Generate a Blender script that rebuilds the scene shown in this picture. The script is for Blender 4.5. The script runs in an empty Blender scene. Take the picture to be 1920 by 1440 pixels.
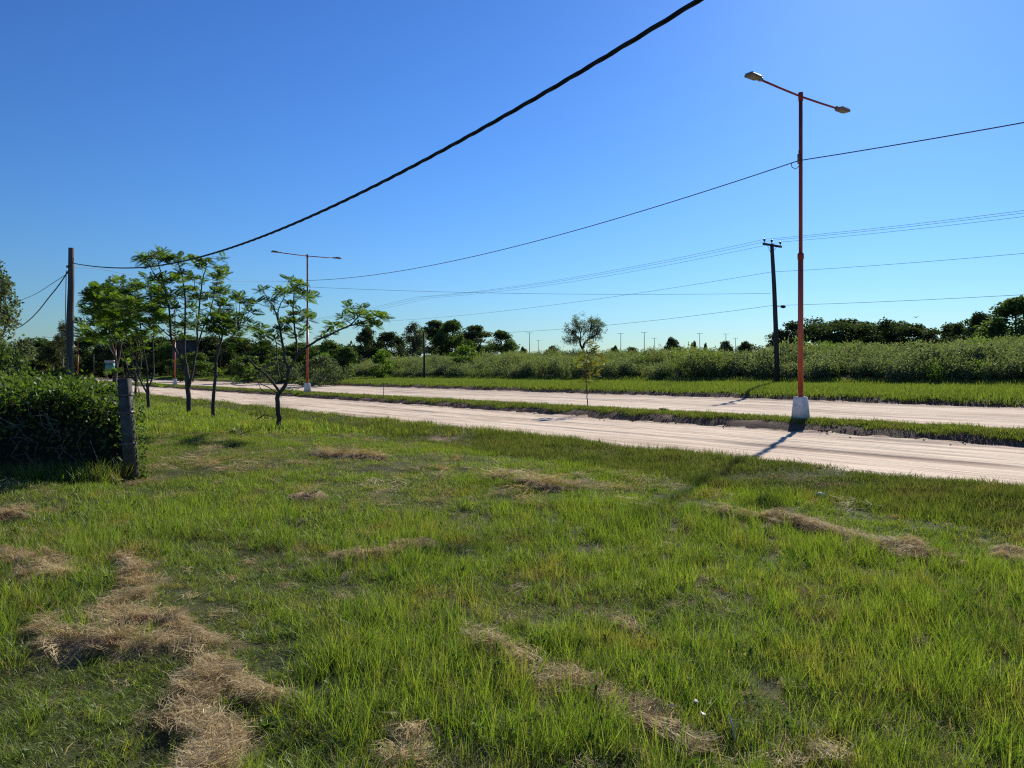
import bpy, math, random
import numpy as np
from mathutils import Vector, Matrix, noise as mnoise

sc = bpy.context.scene
COL = sc.collection
R = math.radians

# ------------------------------------------------------------------ camera
F, CX, HY, EYE = 1423.0, 960.0, 699.0, 1.6        # focal length, centre and horizon of the 1920x1440 photograph; eye height
cd = bpy.data.cameras.new('camera')
cam = bpy.data.objects.new('camera', cd); COL.objects.link(cam)
cd.sensor_width = 36.0; cd.lens = 36.0 * F / 1920.0
cd.shift_y = (HY - 720.0) / 1920.0
cd.clip_start = 0.05; cd.clip_end = 6000
cam.location = (0, 0, EYE); cam.rotation_euler = (R(90), 0, 0)
sc.camera = cam

# ------------------------------------------------------------------ sky and sun
SUN_AZ, SUN_EL = 26.4, 30.5                       # to the right of straight ahead, above the horizon
w = bpy.data.worlds.new("World"); sc.world = w; w.use_nodes = True
nt = w.node_tree; nt.nodes.clear()
wo = nt.nodes.new('ShaderNodeOutputWorld'); bg = nt.nodes.new('ShaderNodeBackground')
sky = nt.nodes.new('ShaderNodeTexSky'); sky.sky_type = 'NISHITA'
sky.sun_disc = False; sky.sun_elevation = R(SUN_EL); sky.sun_rotation = R(SUN_AZ)
sky.altitude = 50; sky.air_density = 1.4; sky.dust_density = 0.2; sky.ozone_density = 6.0
hs = nt.nodes.new('ShaderNodeHueSaturation'); hs.inputs['Saturation'].default_value = 1.0
gm = nt.nodes.new('ShaderNodeGamma'); gm.inputs[1].default_value = 1.3            # the phone's contrasty, blue rendering of the whole sky
mx = nt.nodes.new('ShaderNodeMix'); mx.data_type = 'RGBA'; mx.blend_type = 'MULTIPLY'; mx.inputs[0].default_value = 1.0; mx.inputs[7].default_value = (.45, .645, .93, 1)
nt.links.new(sky.outputs[0], hs.inputs['Color']); nt.links.new(hs.outputs[0], gm.inputs[0]); nt.links.new(gm.outputs[0], mx.inputs[6]); nt.links.new(mx.outputs[2], bg.inputs[0])
bg.inputs[1].default_value = 0.0525
nt.links.new(bg.outputs[0], wo.inputs[0])
sd = bpy.data.lights.new('sun', 'SUN'); sun = bpy.data.objects.new('sun', sd); COL.objects.link(sun)
sd.energy = 5.0; sd.angle = R(0.8); sd.color = (1.0, 0.94, 0.84)
sv = Vector((math.sin(R(SUN_AZ)) * math.cos(R(SUN_EL)), math.cos(R(SUN_AZ)) * math.cos(R(SUN_EL)), math.sin(R(SUN_EL))))
sun.rotation_euler = sv.to_track_quat('Z', 'Y').to_euler(); sun.location = sv * 60
vs = sc.view_settings
sc.display_settings.display_device = 'sRGB'
vs.view_transform = 'Standard'; vs.look = 'None'; vs.gamma = 1; vs.exposure = 0.42; vs.use_curve_mapping = False
sc.cycles.max_bounces = 6; sc.cycles.transparent_max_bounces = 8
sc.cycles.diffuse_bounces = 3; sc.cycles.transmission_bounces = 4
sc.cycles.use_denoising = False; sc.cycles.filter_width = 1.2; sc.cycles.sample_clamp_indirect = 4

# ------------------------------------------------------------------ road frame: s runs along the road, t across it
UX, UY = -0.598, 0.801
NX, NY = 0.801, 0.598
def ST(s, t): return (t * NX + s * UX, t * NY + s * UY)
def TS(x, y): return (x * NX + y * NY, x * UX + y * UY)       # -> t, s

def hash2(ix, iy, seed):
    n = (ix.astype(np.int64) * 374761393 + iy.astype(np.int64) * 668265263 + seed * 1442695041) & 0x7fffffff
    n = ((n ^ (n >> 13)) * 1274126177) & 0x7fffffff
    n = (n ^ (n >> 16)) & 0xffff
    return n / 65535.0
def vnoise(x, y, seed=0):
    x = np.asarray(x, float); y = np.asarray(y, float)
    ix = np.floor(x); iy = np.floor(y); fx = x - ix; fy = y - iy
    fx = fx * fx * (3 - 2 * fx); fy = fy * fy * (3 - 2 * fy)
    a = hash2(ix, iy, seed); b = hash2(ix + 1, iy, seed); c = hash2(ix, iy + 1, seed); d = hash2(ix + 1, iy + 1, seed)
    return (a * (1 - fx) + b * fx) * (1 - fy) + (c * (1 - fx) + d * fx) * fy
def fbm(x, y, seed=0, o=4):
    r = 0; a = .5; tot = 0
    for k in range(o):
        r = r + a * vnoise(x * 2 ** k, y * 2 ** k, seed + k * 17); tot += a; a *= .5
    return r / tot
def sstep(a, b, x):
    u = np.clip((x - a) / (b - a), 0, 1); return u * u * (3 - 2 * u)

PT = [-500, 8.7, 9.2, 9.8, 10.8, 11.7, 12.2, 12.45, 20.1, 20.5, 20.85, 21.9, 22.4, 32.7, 33.25, 36, 42, 45, 49, 54, 80, 150, 300, 5000]
PZ = [0, 0, -.08, -.17, -.10, -.03, -.05, -.12, -.14, .03, .10, .12, .03, .28, .50, .68, .85, 1.5, 2.45, 2.8, 2.4, 1.2, 0.2, 0]
def ph(px, py, z=0.0):
    """pixel of the photograph on level z -> x, y"""
    y = (EYE - z) * F / (py - HY); return ((px - CX) / F * y, y)
# strips and patches of raked dry grass, read off the photograph: (px, py, radius in m) chains
DRY = [
 [(1345, 968, .16), (1440, 975, .20), (1520, 988, .26), (1600, 1008, .32), (1670, 1022, .30), (1740, 1042, .20)],
 [(1880, 1035, .26), (1960, 1050, .30)],
 [(590, 855, .20), (640, 860, .32), (695, 860, .26)],
 [(940, 896, .20), (985, 905, .16), (1050, 917, .26), (1075, 918, .16)],
 [(-60, 985, .40), (40, 978, .24)],
 [(-20, 1062, .22), (60, 1075, .17), (110, 1100, .14)],
 [(235, 1062, .06), (262, 1085, .09), (262, 1120, .12), (245, 1150, .15), (240, 1195, .13)],
 [(80, 1190, .09), (120, 1210, .15), (175, 1235, .12), (250, 1235, .13)],
 [(240, 1240, .08), (330, 1235, .11), (395, 1285, .12), (365, 1340, .13), (390, 1400, .12), (380, 1480, .15)],
 [(310, 1165, .07), (345, 1200, .10), (400, 1240, .10)],
 [(430, 1290, .11), (480, 1320, .09), (540, 1335, .06)],
 [(640, 1058, .16), (700, 1050, .22), (760, 1034, .18), (815, 1030, .12)],
 [(548, 945, .18), (590, 945, .18)],
 [(890, 1212, .06), (930, 1225, .08), (1000, 1262, .07), (1060, 1290, .11), (1110, 1320, .07), (1180, 1345, .09), (1240, 1385, .10), (1300, 1430, .10)],
 [(740, 1440, .07), (770, 1405, .09)],
 [(1140, 1170, .06), (1180, 1190, .06)],
 [(820, 812, .5), (900, 830, .3)],
 [(1490, 1450, .05), (1560, 1440, .05)],
]
def chain_pts():
    out = []
    for ch in DRY:
        P = [(*ph(a, b), r) for a, b, r in ch]
        for (x0, y0, r0), (x1, y1, r1) in zip(P, P[1:]):
            out.append((x0, y0, r0, x1, y1, r1))
    return out
CH = chain_pts()
def dryness(x, y):
    x = np.asarray(x, float); y = np.asarray(y, float)
    wx = x + (fbm(x * 2.3, y * 2.3, 5) - .5) * (.10 + .045 * np.abs(y)) + (vnoise(x * 8, y * 8, 9) - .5) * .12
    wy = y + (fbm(x * 2.3, y * 2.3, 25) - .5) * (.10 + .045 * np.abs(y)) + (vnoise(x * 8, y * 8, 29) - .5) * .12
    d = np.zeros(np.shape(x))
    for x0, y0, r0, x1, y1, r1 in CH:
        ex, ey = x1 - x0, y1 - y0; L = ex * ex + ey * ey + 1e-9
        u = np.clip(((wx - x0) * ex + (wy - y0) * ey) / L, 0, 1)
        r = r0 + (r1 - r0) * u
        q = np.hypot(wx - x0 - ex * u, wy - y0 - ey * u) / r
        d = np.maximum(d, 1 - sstep(.45, .95, q))
    g = .05 + 1.75 * fbm(x * 5.5, y * 5.5, 15, 4)
    return np.clip(d * g, 0, 1)
def zfield(x, y):
    """height of the terrain"""
    x = np.asarray(x, float); y = np.asarray(y, float)
    t, s = TS(x, y)
    tt = t + (fbm(s * .35, t * .35, 3) - .5) * .35 * sstep(6, 9, t) + (vnoise(s * 1.3, t * 1.3, 8) - .5) * .22 * sstep(11.7, 12.2, t) * (1 - sstep(34, 36, t))
    z = np.interp(tt, PT, PZ)
    fld = 1 - sstep(8.6, 9.4, t)
    z = z + fld * ((fbm(x * .22, y * .22, 1, 2) - .5) * .16 + (fbm(x * 1.3, y * 1.3, 2, 3) - .5) * .09)
    near = np.hypot(x, y)
    z = z + fld * np.where(near < 30, dryness(x, y) * (.005 + .08 * fbm(x * 3.4, y * 3.4, 6) * (1 + 1.1 * sstep(6, 9, y))), 0)
    z = z + sstep(9, 9.5, t) * (1 - sstep(11.8, 12.2, t)) * (fbm(x * 1.1, y * 1.1, 12) - .5) * .10
    z = z + sstep(20.5, 20.8, t) * (1 - sstep(21.9, 22.3, t)) * (fbm(x * 1.7, y * 1.7, 13) - .5) * .08
    z = z + sstep(43, 48, t) * (fbm(x * .07, y * .07, 14, 3) - .5) * .9 * (1 - sstep(100, 200, t))
    z = z + sstep(60, 200, t) * .0
    return z
def zf(x, y): return float(zfield(np.array([x]), np.array([y]))[0])

# ------------------------------------------------------------------ object helpers
def tag(o, label=None, cat=None, group=None, kind=None):
    if label: o['label'] = label
    if cat: o['category'] = cat
    if group: o['group'] = group
    if kind: o['kind'] = kind
    return o
def empty(name, loc, rz=0, **k):
    o = bpy.data.objects.new(name, None); COL.objects.link(o); o.location = loc; o.rotation_euler = (0, 0, rz)
    o.empty_display_size = .2
    return tag(o, **k)
def copy_tree(o, parent=None):
    c = o.copy(); COL.objects.link(c)
    if parent: c.parent = parent
    for ch in list(o.children): copy_tree(ch, c)
    return c
class MB:
    """collects vertices and faces and links them as one mesh object"""
    def __init__(self): self.v = []; self.f = []; self.n = 0; self.rnd = []
    def add(self, v, f, rnd=None):
        v = np.asarray(v, float).reshape(-1, 3); f = np.asarray(f, int)
        self.v.append(v)
        for row in (f + self.n).tolist(): self.f.append(row)
        self.n += len(v)
        self.rnd.append(np.full(len(v), .5) if rnd is None else np.broadcast_to(rnd, (len(v),)))
    def tube(self, pts, rad, n=8, cap=True):
        pts = [Vector(p) for p in pts]; m = len(pts)
        if not hasattr(rad, '__len__'): rad = [rad] * m
        V = []; ref = None
        for i, p in enumerate(pts):
            d = (pts[min(i + 1, m - 1)] - pts[max(i - 1, 0)]).normalized()
            if ref is None:
                ref = Vector((0, 0, 1)) if abs(d.z) < .9 else Vector((1, 0, 0))
            a = d.cross(ref).normalized() if d.cross(ref).length > 1e-6 else d.orthogonal().normalized()
            b = d.cross(a).normalized(); ref = a.cross(d)
            for k in range(n):
                q = 2 * math.pi * k / n
                V.append(p + (a * math.cos(q) + b * math.sin(q)) * rad[i])
        Fc = []
        for i in range(m - 1):
            for k in range(n):
                k2 = (k + 1) % n
                Fc.append([i * n + k, i * n + k2, (i + 1) * n + k2, (i + 1) * n + k])
        self.add([tuple(v) for v in V], Fc)
        if cap:
            b0 = self.n - m * n
            self.f.append(list(range(b0, b0 + n))[::-1]); self.f.append(list(range(self.n - n, self.n)))
        return self
    def box(self, c, s, M=None, taper=1.0, bevel=0.0):
        """box of size s about c; taper narrows the top"""
        x, y, z = s[0] / 2, s[1] / 2, s[2] / 2
        b = min(bevel, x * .9, y * .9) if bevel else 0
        ring = [(-x + b, -y), (x - b, -y), (x, -y + b), (x, y - b), (x - b, y), (-x + b, y), (-x, y - b), (-x, -y + b)] if b else [(-x, -y), (x, -y), (x, y), (-x, y)]
        n = len(ring)
        levels = [(-z, 1.0), (z - b * .6, taper), (z, taper * (1 - b / max(x, y) * .6))] if b else [(-z, 1.0), (z, taper)]
        V = [(p[0] * k, p[1] * k, zz) for zz, k in levels for p in ring]
        Fc = [[i * n + k, i * n + (k + 1) % n, (i + 1) * n + (k + 1) % n, (i + 1) * n + k] for i in range(len(levels) - 1) for k in range(n)]
        V = [Vector(v) for v in V]
        if M is not None: V = [M @ v for v in V]
        V = [tuple(v + Vector(c)) for v in V]
        self.add(V, Fc)
        b0 = self.n - len(V)
        self.f.append(list(range(b0, b0 + n))[::-1]); self.f.append(list(range(self.n - n, self.n)))
        return self
    def mesh(self, name, mat, smooth=False):
        me = bpy.data.meshes.new(name)
        V = np.concatenate(self.v) if self.v else np.zeros((0, 3))
        lens = np.array([len(f) for f in self.f]); idx = np.fromiter((i for f in self.f for i in f), dtype=np.int32)
        me.vertices.add(len(V)); me.vertices.foreach_set('co', V.astype(np.float32).ravel())
        me.loops.add(len(idx)); me.loops.foreach_set('vertex_index', idx)
        me.polygons.add(len(lens)); st = np.zeros(len(lens), np.int32); st[1:] = np.cumsum(lens)[:-1]
        me.polygons.foreach_set('loop_start', st); me.polygons.foreach_set('loop_total', lens.astype(np.int32))
        if smooth: me.polygons.foreach_set('use_smooth', np.ones(len(lens), bool))
        a = me.attributes.new('rnd', 'FLOAT', 'POINT'); a.data.foreach_set('value', np.concatenate(self.rnd).astype(np.float32))
        me.materials.append(mat); me.update(); me.validate()
        return me
    def build(self, name, mat, parent=None, smooth=False, loc=None):
        o = bpy.data.objects.new(name, self.mesh(name, mat, smooth)); COL.objects.link(o)
        if parent: o.parent = parent
        if loc is not None: o.location = loc
        return o

# ------------------------------------------------------------------ materials
def new_mat(name):
    m = bpy.data.materials.new(name); m.use_nodes = True; m.node_tree.nodes.clear(); return m, m.node_tree
def N(nt, typ, **k):
    n = nt.nodes.new(typ)
    for a, b in k.items():
        if a in n.inputs: n.inputs[a].default_value = b
        else: setattr(n, a, b)
    return n
def noise_node(nt, scale, detail=4, rough=.55, vec=None, dist=0):
    n = nt.nodes.new('ShaderNodeTexNoise'); n.inputs['Scale'].default_value = scale; n.inputs['Detail'].default_value = detail
    n.inputs['Roughness'].default_value = rough; n.inputs['Distortion'].default_value = dist
    if vec is not None: nt.links.new(vec, n.inputs['Vector'])
    return n
def ramp(nt, fac, stops, interp='LINEAR'):
    r = nt.nodes.new('ShaderNodeValToRGB'); e = r.color_ramp.elements; r.color_ramp.interpolation = interp
    while len(e) > 1: e.remove(e[-1])
    e[0].position = stops[0][0]; e[0].color = (*stops[0][1], 1)
    for p, c in stops[1:]:
        k = e.new(p); k.color = (*c, 1)
    nt.links.new(fac, r.inputs['Fac']); return r.outputs['Color']
def mix(nt, fac, a, b, blend='MIX'):
    m = nt.nodes.new('ShaderNodeMix'); m.data_type = 'RGBA'; m.blend_type = blend
    for v, i in ((fac, 0), (a, 6), (b, 7)):
        if hasattr(v, 'is_output'): nt.links.new(v, m.inputs[i])
        elif i == 0: m.inputs[0].default_value = v
        else: m.inputs[i].default_value = (*v, 1)
    return m.outputs[2]
def mathn(nt, op, a, b=0.0, clamp=False):
    m = nt.nodes.new('ShaderNodeMath'); m.operation = op; m.use_clamp = clamp
    for v, i in ((a, 0), (b, 1)):
        if hasattr(v, 'is_output'): nt.links.new(v, m.inputs[i])
        else: m.inputs[i].default_value = v
    return m.outputs[0]
def out(nt, sh):
    o = nt.nodes.new('ShaderNodeOutputMaterial'); nt.links.new(sh, o.inputs[0])
def geo_pos(nt): return nt.nodes.new('ShaderNodeNewGeometry').outputs['Position']
def attr(nt, name, typ='GEOMETRY'):
    a = nt.nodes.new('ShaderNodeAttribute'); a.attribute_name = name; a.attribute_type = typ; return a.outputs['Fac']
def leafy(name, stops_world, stops_rnd, wscale=.9, trans=.5, gloss=.07, rough=.45, rndmix=.5, transcol=None, brown=None):
    """thin leaf: diffuse + translucent + a little gloss; colour from world-space noise and a value per blade"""
    m, nt = new_mat(name)
    pos = geo_pos(nt)
    c1 = ramp(nt, noise_node(nt, wscale, 4, .6, pos).outputs['Fac'], stops_world)
    c2 = ramp(nt, attr(nt, 'rnd'), stops_rnd)
    c = mix(nt, rndmix, c1, c2)
    if brown:
        f = ramp(nt, noise_node(nt, brown[0], 5, .65, pos).outputs['Fac'], [(brown[1], (0, 0, 0)), (brown[2], (1, 1, 1))])
        c = mix(nt, f, c, brown[3])
    d = N(nt, 'ShaderNodeBsdfDiffuse'); nt.links.new(c, d.inputs['Color'])
    tr = N(nt, 'ShaderNodeBsdfTranslucent')
    tc = mix(nt, 1.0, c, transcol or (1.5, 1.7, .5), 'MULTIPLY'); nt.links.new(tc, tr.inputs['Color'])
    ms = N(nt, 'ShaderNodeMixShader'); ms.inputs[0].default_value = trans
    nt.links.new(d.outputs[0], ms.inputs[1]); nt.links.new(tr.outputs[0], ms.inputs[2])
    g = N(nt, 'ShaderNodeBsdfGlossy'); g.inputs['Roughness'].default_value = rough; g.inputs['Color'].default_value = (.9, 1, .85, 1)
    m2 = N(nt, 'ShaderNodeMixShader'); m2.inputs[0].default_value = gloss
    nt.links.new(ms.outputs[0], m2.inputs[1]); nt.links.new(g.outputs[0], m2.inputs[2])
    out(nt, m2.outputs[0]); return m
def solid(name, stops, scale=6, rough=.7, bump=.2, bscale=30, stretch=(1, 1, 1), metallic=0, spec=.3, obj=True, dist=.01):
    m, nt = new_mat(name)
    tc = nt.nodes.new('ShaderNodeTexCoord')
    mp = nt.nodes.new('ShaderNodeMapping'); mp.inputs['Scale'].default_value = stretch
    nt.links.new(tc.outputs['Object'] if obj else geo_pos(nt), mp.inputs[0])
    c = ramp(nt, noise_node(nt, scale, 6, .65, mp.outputs[0]).outputs['Fac'], stops)
    p = N(nt, 'ShaderNodeBsdfPrincipled'); nt.links.new(c, p.inputs['Base Color'])
    p.inputs['Roughness'].default_value = rough; p.inputs['Metallic'].default_value = metallic; p.inputs['Specular IOR Level'].default_value = spec
    if bump:
        b = N(nt, 'ShaderNodeBump'); b.inputs['Strength'].default_value = bump; b.inputs['Distance'].default_value = dist
        nt.links.new(noise_node(nt, bscale, 5, .7, mp.outputs[0]).outputs['Fac'], b.inputs['Height']); nt.links.new(b.outputs[0], p.inputs['Normal'])
    out(nt, p.outputs[0]); return m

G = lambda r, g, b: (r, g, b)
M = {}
M['grass'] = leafy('grass_blade', [(.28, G(.075, .11, .024)), (.42, G(.115, .165, .028)), (.55, G(.165, .22, .033)), (.66, G(.16, .185, .04)), (.78, G(.21, .175, .065))],
                   [(0, G(.035, .06, .018)), (.25, G(.10, .15, .028)), (.66, G(.175, .235, .038)), (.84, G(.25, .27, .07)), (.94, G(.38, .31, .15)), (1, G(.56, .46, .27))],
                   wscale=.75, trans=.5, rndmix=.58, transcol=(1.45, 1.62, .45), brown=(1.3, .53, .70, G(.25, .18, .08)), gloss=.025)
M['brown_grass'] = leafy('browned_grass', [(.3, G(.14, .12, .05)), (.6, G(.26, .19, .10)), (.8, G(.34, .25, .15))], [(0, G(.08, .07, .03)), (.5, G(.22, .19, .08)), (1, G(.46, .36, .21))], wscale=2, trans=.4, transcol=(1.2, 1.15, .7), gloss=.01)
M['grass_olive'] = leafy('mown_grass', [(.3, G(.12, .145, .05)), (.6, G(.16, .19, .055)), (.75, G(.22, .19, .09))],
                   [(0, G(.09, .10, .035)), (.6, G(.17, .19, .06)), (1, G(.38, .31, .18))], wscale=.8, trans=.45, transcol=(1.3, 1.45, .6), gloss=.0)
M['ditch'] = leafy('ditch_grass', [(.3, G(.08, .10, .03)), (.5, G(.12, .145, .035)), (.62, G(.19, .15, .075)), (.8, G(.22, .16, .10))],
                   [(0, G(.05, .065, .022)), (.5, G(.12, .14, .04)), (.8, G(.18, .18, .06)), (1, G(.34, .26, .16))], wscale=1.2, trans=.42, transcol=(1.3, 1.45, .55), gloss=.01)
M['verge'] = leafy('verge_grass_blade', [(.3, G(.10, .13, .03)), (.6, G(.145, .18, .035)), (.8, G(.13, .14, .04))],
                   [(0, G(.08, .11, .03)), (.6, G(.14, .175, .035)), (1, G(.24, .25, .09))], wscale=.3, trans=.5, transcol=(1.4, 1.55, .55), gloss=.03)
M['straw'] = leafy('straw', [(.3, G(.36, .265, .135)), (.5, G(.55, .425, .225)), (.7, G(.66, .53, .30))],
                   [(0, G(.10, .07, .035)), (.3, G(.36, .27, .135)), (.65, G(.62, .485, .265)), (1, G(.82, .70, .45))], wscale=4, trans=.35, transcol=(1.1, 1.0, .75), gloss=.01, rndmix=.7)
M['weed'] = leafy('weed_leaf', [(.30, G(.085, .10, .06)), (.42, G(.15, .165, .10)), (.52, G(.13, .16, .065)), (.60, G(.19, .20, .13)), (.72, G(.16, .20, .075)), (.8, G(.21, .18, .11))],
                   [(0, G(.065, .085, .042)), (.5, G(.15, .175, .085)), (1, G(.28, .30, .18))], wscale=.22, trans=.4, transcol=(1.3, 1.45, .6), gloss=.02)
M['weed_grass'] = leafy('tall_grass_blade', [(.3, G(.10, .125, .055)), (.5, G(.16, .19, .08)), (.7, G(.21, .22, .13))],
                   [(0, G(.08, .11, .045)), (.5, G(.16, .19, .075)), (1, G(.29, .29, .18))], wscale=.2, trans=.45, transcol=(1.35, 1.45, .6), gloss=.02)
M['frond'] = leafy('frond_leaf', [(.3, G(.045, .075, .022)), (.55, G(.08, .125, .03)), (.75, G(.12, .16, .035))],
                   [(0, G(.04, .065, .022)), (.5, G(.08, .125, .03)), (1, G(.17, .20, .06))], wscale=1.1, trans=.5, transcol=(1.5, 1.8, .4), gloss=.015, rough=.5)
M['sapling'] = leafy('sapling_leaf', [(.3, G(.09, .11, .02)), (.7, G(.17, .17, .03))], [(0, G(.07, .09, .02)), (1, G(.22, .20, .05))], wscale=2, trans=.5, transcol=(1.5, 1.5, .4), gloss=.02)
M['hedge'] = leafy('hedge_leaf', [(.3, G(.05, .08, .022)), (.5, G(.08, .13, .025)), (.7, G(.13, .17, .03))],
                   [(0, G(.035, .06, .02)), (.5, G(.08, .12, .028)), (1, G(.16, .19, .06))], wscale=1.4, trans=.4, transcol=(1.4, 1.6, .5), gloss=.02)
def treemat(name, dark, mid, light, trans=.28):
    return leafy(name, [(.3, dark), (.5, mid), (.72, light)], [(0, dark), (.5, mid), (1, light)], wscale=.22, trans=trans, transcol=(1.3, 1.5, .6), gloss=.015)
M['tree_dark'] = treemat('dark_evergreen_leaf', G(.035, .05, .022), G(.055, .075, .03), G(.085, .105, .038), .32)
M['tree_green'] = treemat('green_tree_leaf', G(.05, .08, .028), G(.08, .12, .035), G(.12, .16, .045), .4)
M['tree_grey'] = treemat('grey_green_leaf', G(.065, .085, .052), G(.11, .13, .08), G(.16, .175, .115), .4)
M['tree_olive'] = treemat('olive_tree_leaf', G(.05, .062, .026), G(.085, .10, .04), G(.13, .135, .055), .4)
M['tree_bright'] = treemat('bright_shrub_leaf', G(.07, .115, .024), G(.115, .18, .03), G(.16, .23, .045), .48)
M['bark'] = solid('bark', [(.3, G(.035, .028, .024)), (.6, G(.09, .075, .062)), (.8, G(.15, .13, .11))], scale=9, stretch=(1, 1, .25), rough=.9, bump=.6, bscale=22, dist=.02)
M['bark_pale'] = solid('pale_bark', [(.3, G(.10, .085, .07)), (.6, G(.20, .17, .145)), (.8, G(.30, .27, .24))], scale=6, stretch=(1, 1, .25), rough=.9, bump=.5, bscale=20)
M['wood'] = solid('weathered_wood', [(.3, G(.05, .042, .036)), (.5, G(.10, .088, .078)), (.7, G(.19, .175, .16))], scale=14, stretch=(1, 1, .06), rough=.85, bump=.7, bscale=26, dist=.02)
M['wood_dark'] = solid('tarred_wood', [(.3, G(.028, .026, .026)), (.6, G(.055, .052, .052)), (.8, G(.10, .095, .09))], scale=14, stretch=(1, 1, .06), rough=.8, bump=.5, bscale=26)
M['orange'] = solid('orange_paint', [(.25, G(.26, .05, .026)), (.5, G(.40, .072, .030)), (.72, G(.50, .13, .06)), (.8, G(.34, .16, .11))], scale=4, stretch=(1, 1, .35), rough=.45, bump=.08, spec=.45)
M['orange_backlit'] = solid('backlit_orange_paint', [(.25, G(.16, .032, .026)), (.5, G(.25, .045, .030)), (.75, G(.32, .08, .05))], scale=5, stretch=(1, 1, .35), rough=.75, bump=.08, spec=.2)  # lamp paint with the backlit shade of the upper pole put into its colour
M['whitewash'] = solid('whitewashed_concrete', [(.28, G(.42, .42, .41)), (.5, G(.70, .70, .68)), (.7, G(.80, .80, .78))], scale=5, rough=.85, bump=.35, bscale=18)
M['concrete'] = solid('old_concrete', [(.3, G(.035, .034, .032)), (.5, G(.07, .067, .062)), (.7, G(.15, .14, .13))], scale=7, rough=.9, bump=.6, bscale=25)
M['fixture'] = solid('grey_fixture', [(.3, G(.10, .105, .11)), (.7, G(.17, .175, .18))], scale=8, rough=.5, bump=.03, spec=.4)
M['lens'] = solid('led_lens', [(.3, G(.12, .11, .08)), (.7, G(.22, .20, .14))], scale=40, rough=.5, bump=0, spec=.5)
M['rubber'] = solid('black_cable', [(.3, G(.010, .010, .012)), (.7, G(.022, .022, .024))], scale=30, rough=.55, bump=.1, spec=.3)
M['wire'] = solid('weathered_wire', [(.3, G(.06, .065, .07)), (.7, G(.11, .115, .12))], scale=30, rough=.5, bump=0, metallic=.3)
M['ceramic'] = solid('insulator', [(.3, G(.05, .035, .03)), (.7, G(.09, .07, .06))], scale=10, rough=.25, bump=0, spec=.6)
M['steel'] = solid('rusty_steel', [(.3, G(.10, .06, .045)), (.7, G(.22, .19, .17))], scale=20, rough=.6, bump=.1, metallic=.4)
M['blue'] = solid('blue_plastic', [(.3, G(.015, .10, .26)), (.6, G(.03, .20, .36)), (.8, G(.08, .32, .42))], scale=9, rough=.6, bump=.3, spec=.5)
M['pale'] = solid('bleached_leaf', [(.3, G(.45, .44, .38)), (.7, G(.68, .66, .58))], scale=9, rough=.6, bump=.1)
M['bluewhite'] = solid('white_paint', [(.3, G(.22, .24, .24)), (.7, G(.32, .34, .34))], scale=5, rough=.6, bump=0)
M['teal'] = solid('teal_paint', [(.3, G(.04, .16, .16)), (.7, G(.07, .24, .23))], scale=5, rough=.6, bump=0)
M['plaster'] = solid('grey_plaster', [(.3, G(.05, .05, .048)), (.7, G(.085, .08, .078))], scale=3, rough=.9, bump=.2)
M['darkroof'] = solid('dark_roof', [(.3, G(.03, .03, .035)), (.7, G(.06, .06, .065))], scale=3, rough=.8, bump=.2)
M['feather'] = solid('dark_feather', [(.3, G(.02, .02, .02)), (.7, G(.06, .05, .05))], scale=12, rough=.8, bump=.1)

# terrain: grass sward, thatch and bare soil mixed by noise; vertex layers say where each strip of ground lies
def terrain_mat():
    m, nt = new_mat('ground_soil_and_sward')
    pos = geo_pos(nt)
    n1 = noise_node(nt, .45, 6, .65, pos).outputs['Fac']; n2 = noise_node(nt, 9, 5, .7, pos).outputs['Fac']; n3 = noise_node(nt, 45, 3, .7, pos).outputs['Fac']
    sward = mix(nt, n2, ramp(nt, n1, [(.3, G(.035, .045, .016)), (.6, G(.055, .07, .02)), (.75, G(.10, .085, .035))]), ramp(nt, n3, [(.3, G(.025, .026, .012)), (.7, G(.12, .115, .045))]))
    soil = mix(nt, n2, ramp(nt, n1, [(.3, G(.10, .062, .042)), (.7, G(.17, .11, .075))]), ramp(nt, n3, [(.3, G(.05, .032, .024)), (.7, G(.20, .135, .095))]))
    straw = ramp(nt, mathn(nt, 'ADD', mathn(nt, 'MULTIPLY', n2, .5), mathn(nt, 'MULTIPLY', n3, .5)), [(.35, G(.13, .085, .05)), (.5, G(.28, .19, .115)), (.65, G(.42, .31, .2))])
    far = ramp(nt, noise_node(nt, .03, 6, .65, pos).outputs['Fac'], [(.3, G(.07, .09, .03)), (.6, G(.12, .13, .05)), (.8, G(.16, .15, .07))])
    c = mix(nt, attr(nt, 'soil'), sward, soil)
    c = mix(nt, attr(nt, 'dry'), c, straw)
    c = mix(nt, attr(nt, 'far'), c, far)
    p = N(nt, 'ShaderNodeBsdfPrincipled'); nt.links.new(c, p.inputs['Base Color']); p.inputs['Roughness'].default_value = .95; p.inputs['Specular IOR Level'].default_value = .1
    b = N(nt, 'ShaderNodeBump'); b.inputs['Strength'].default_value = .8; b.inputs['Distance'].default_value = .04
    nt.links.new(mathn(nt, 'ADD', n2, mathn(nt, 'MULTIPLY', n3, .4)), b.inputs['Height']); nt.links.new(b.outputs[0], p.inputs['Normal'])
    out(nt, p.outputs[0]); return m
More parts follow.
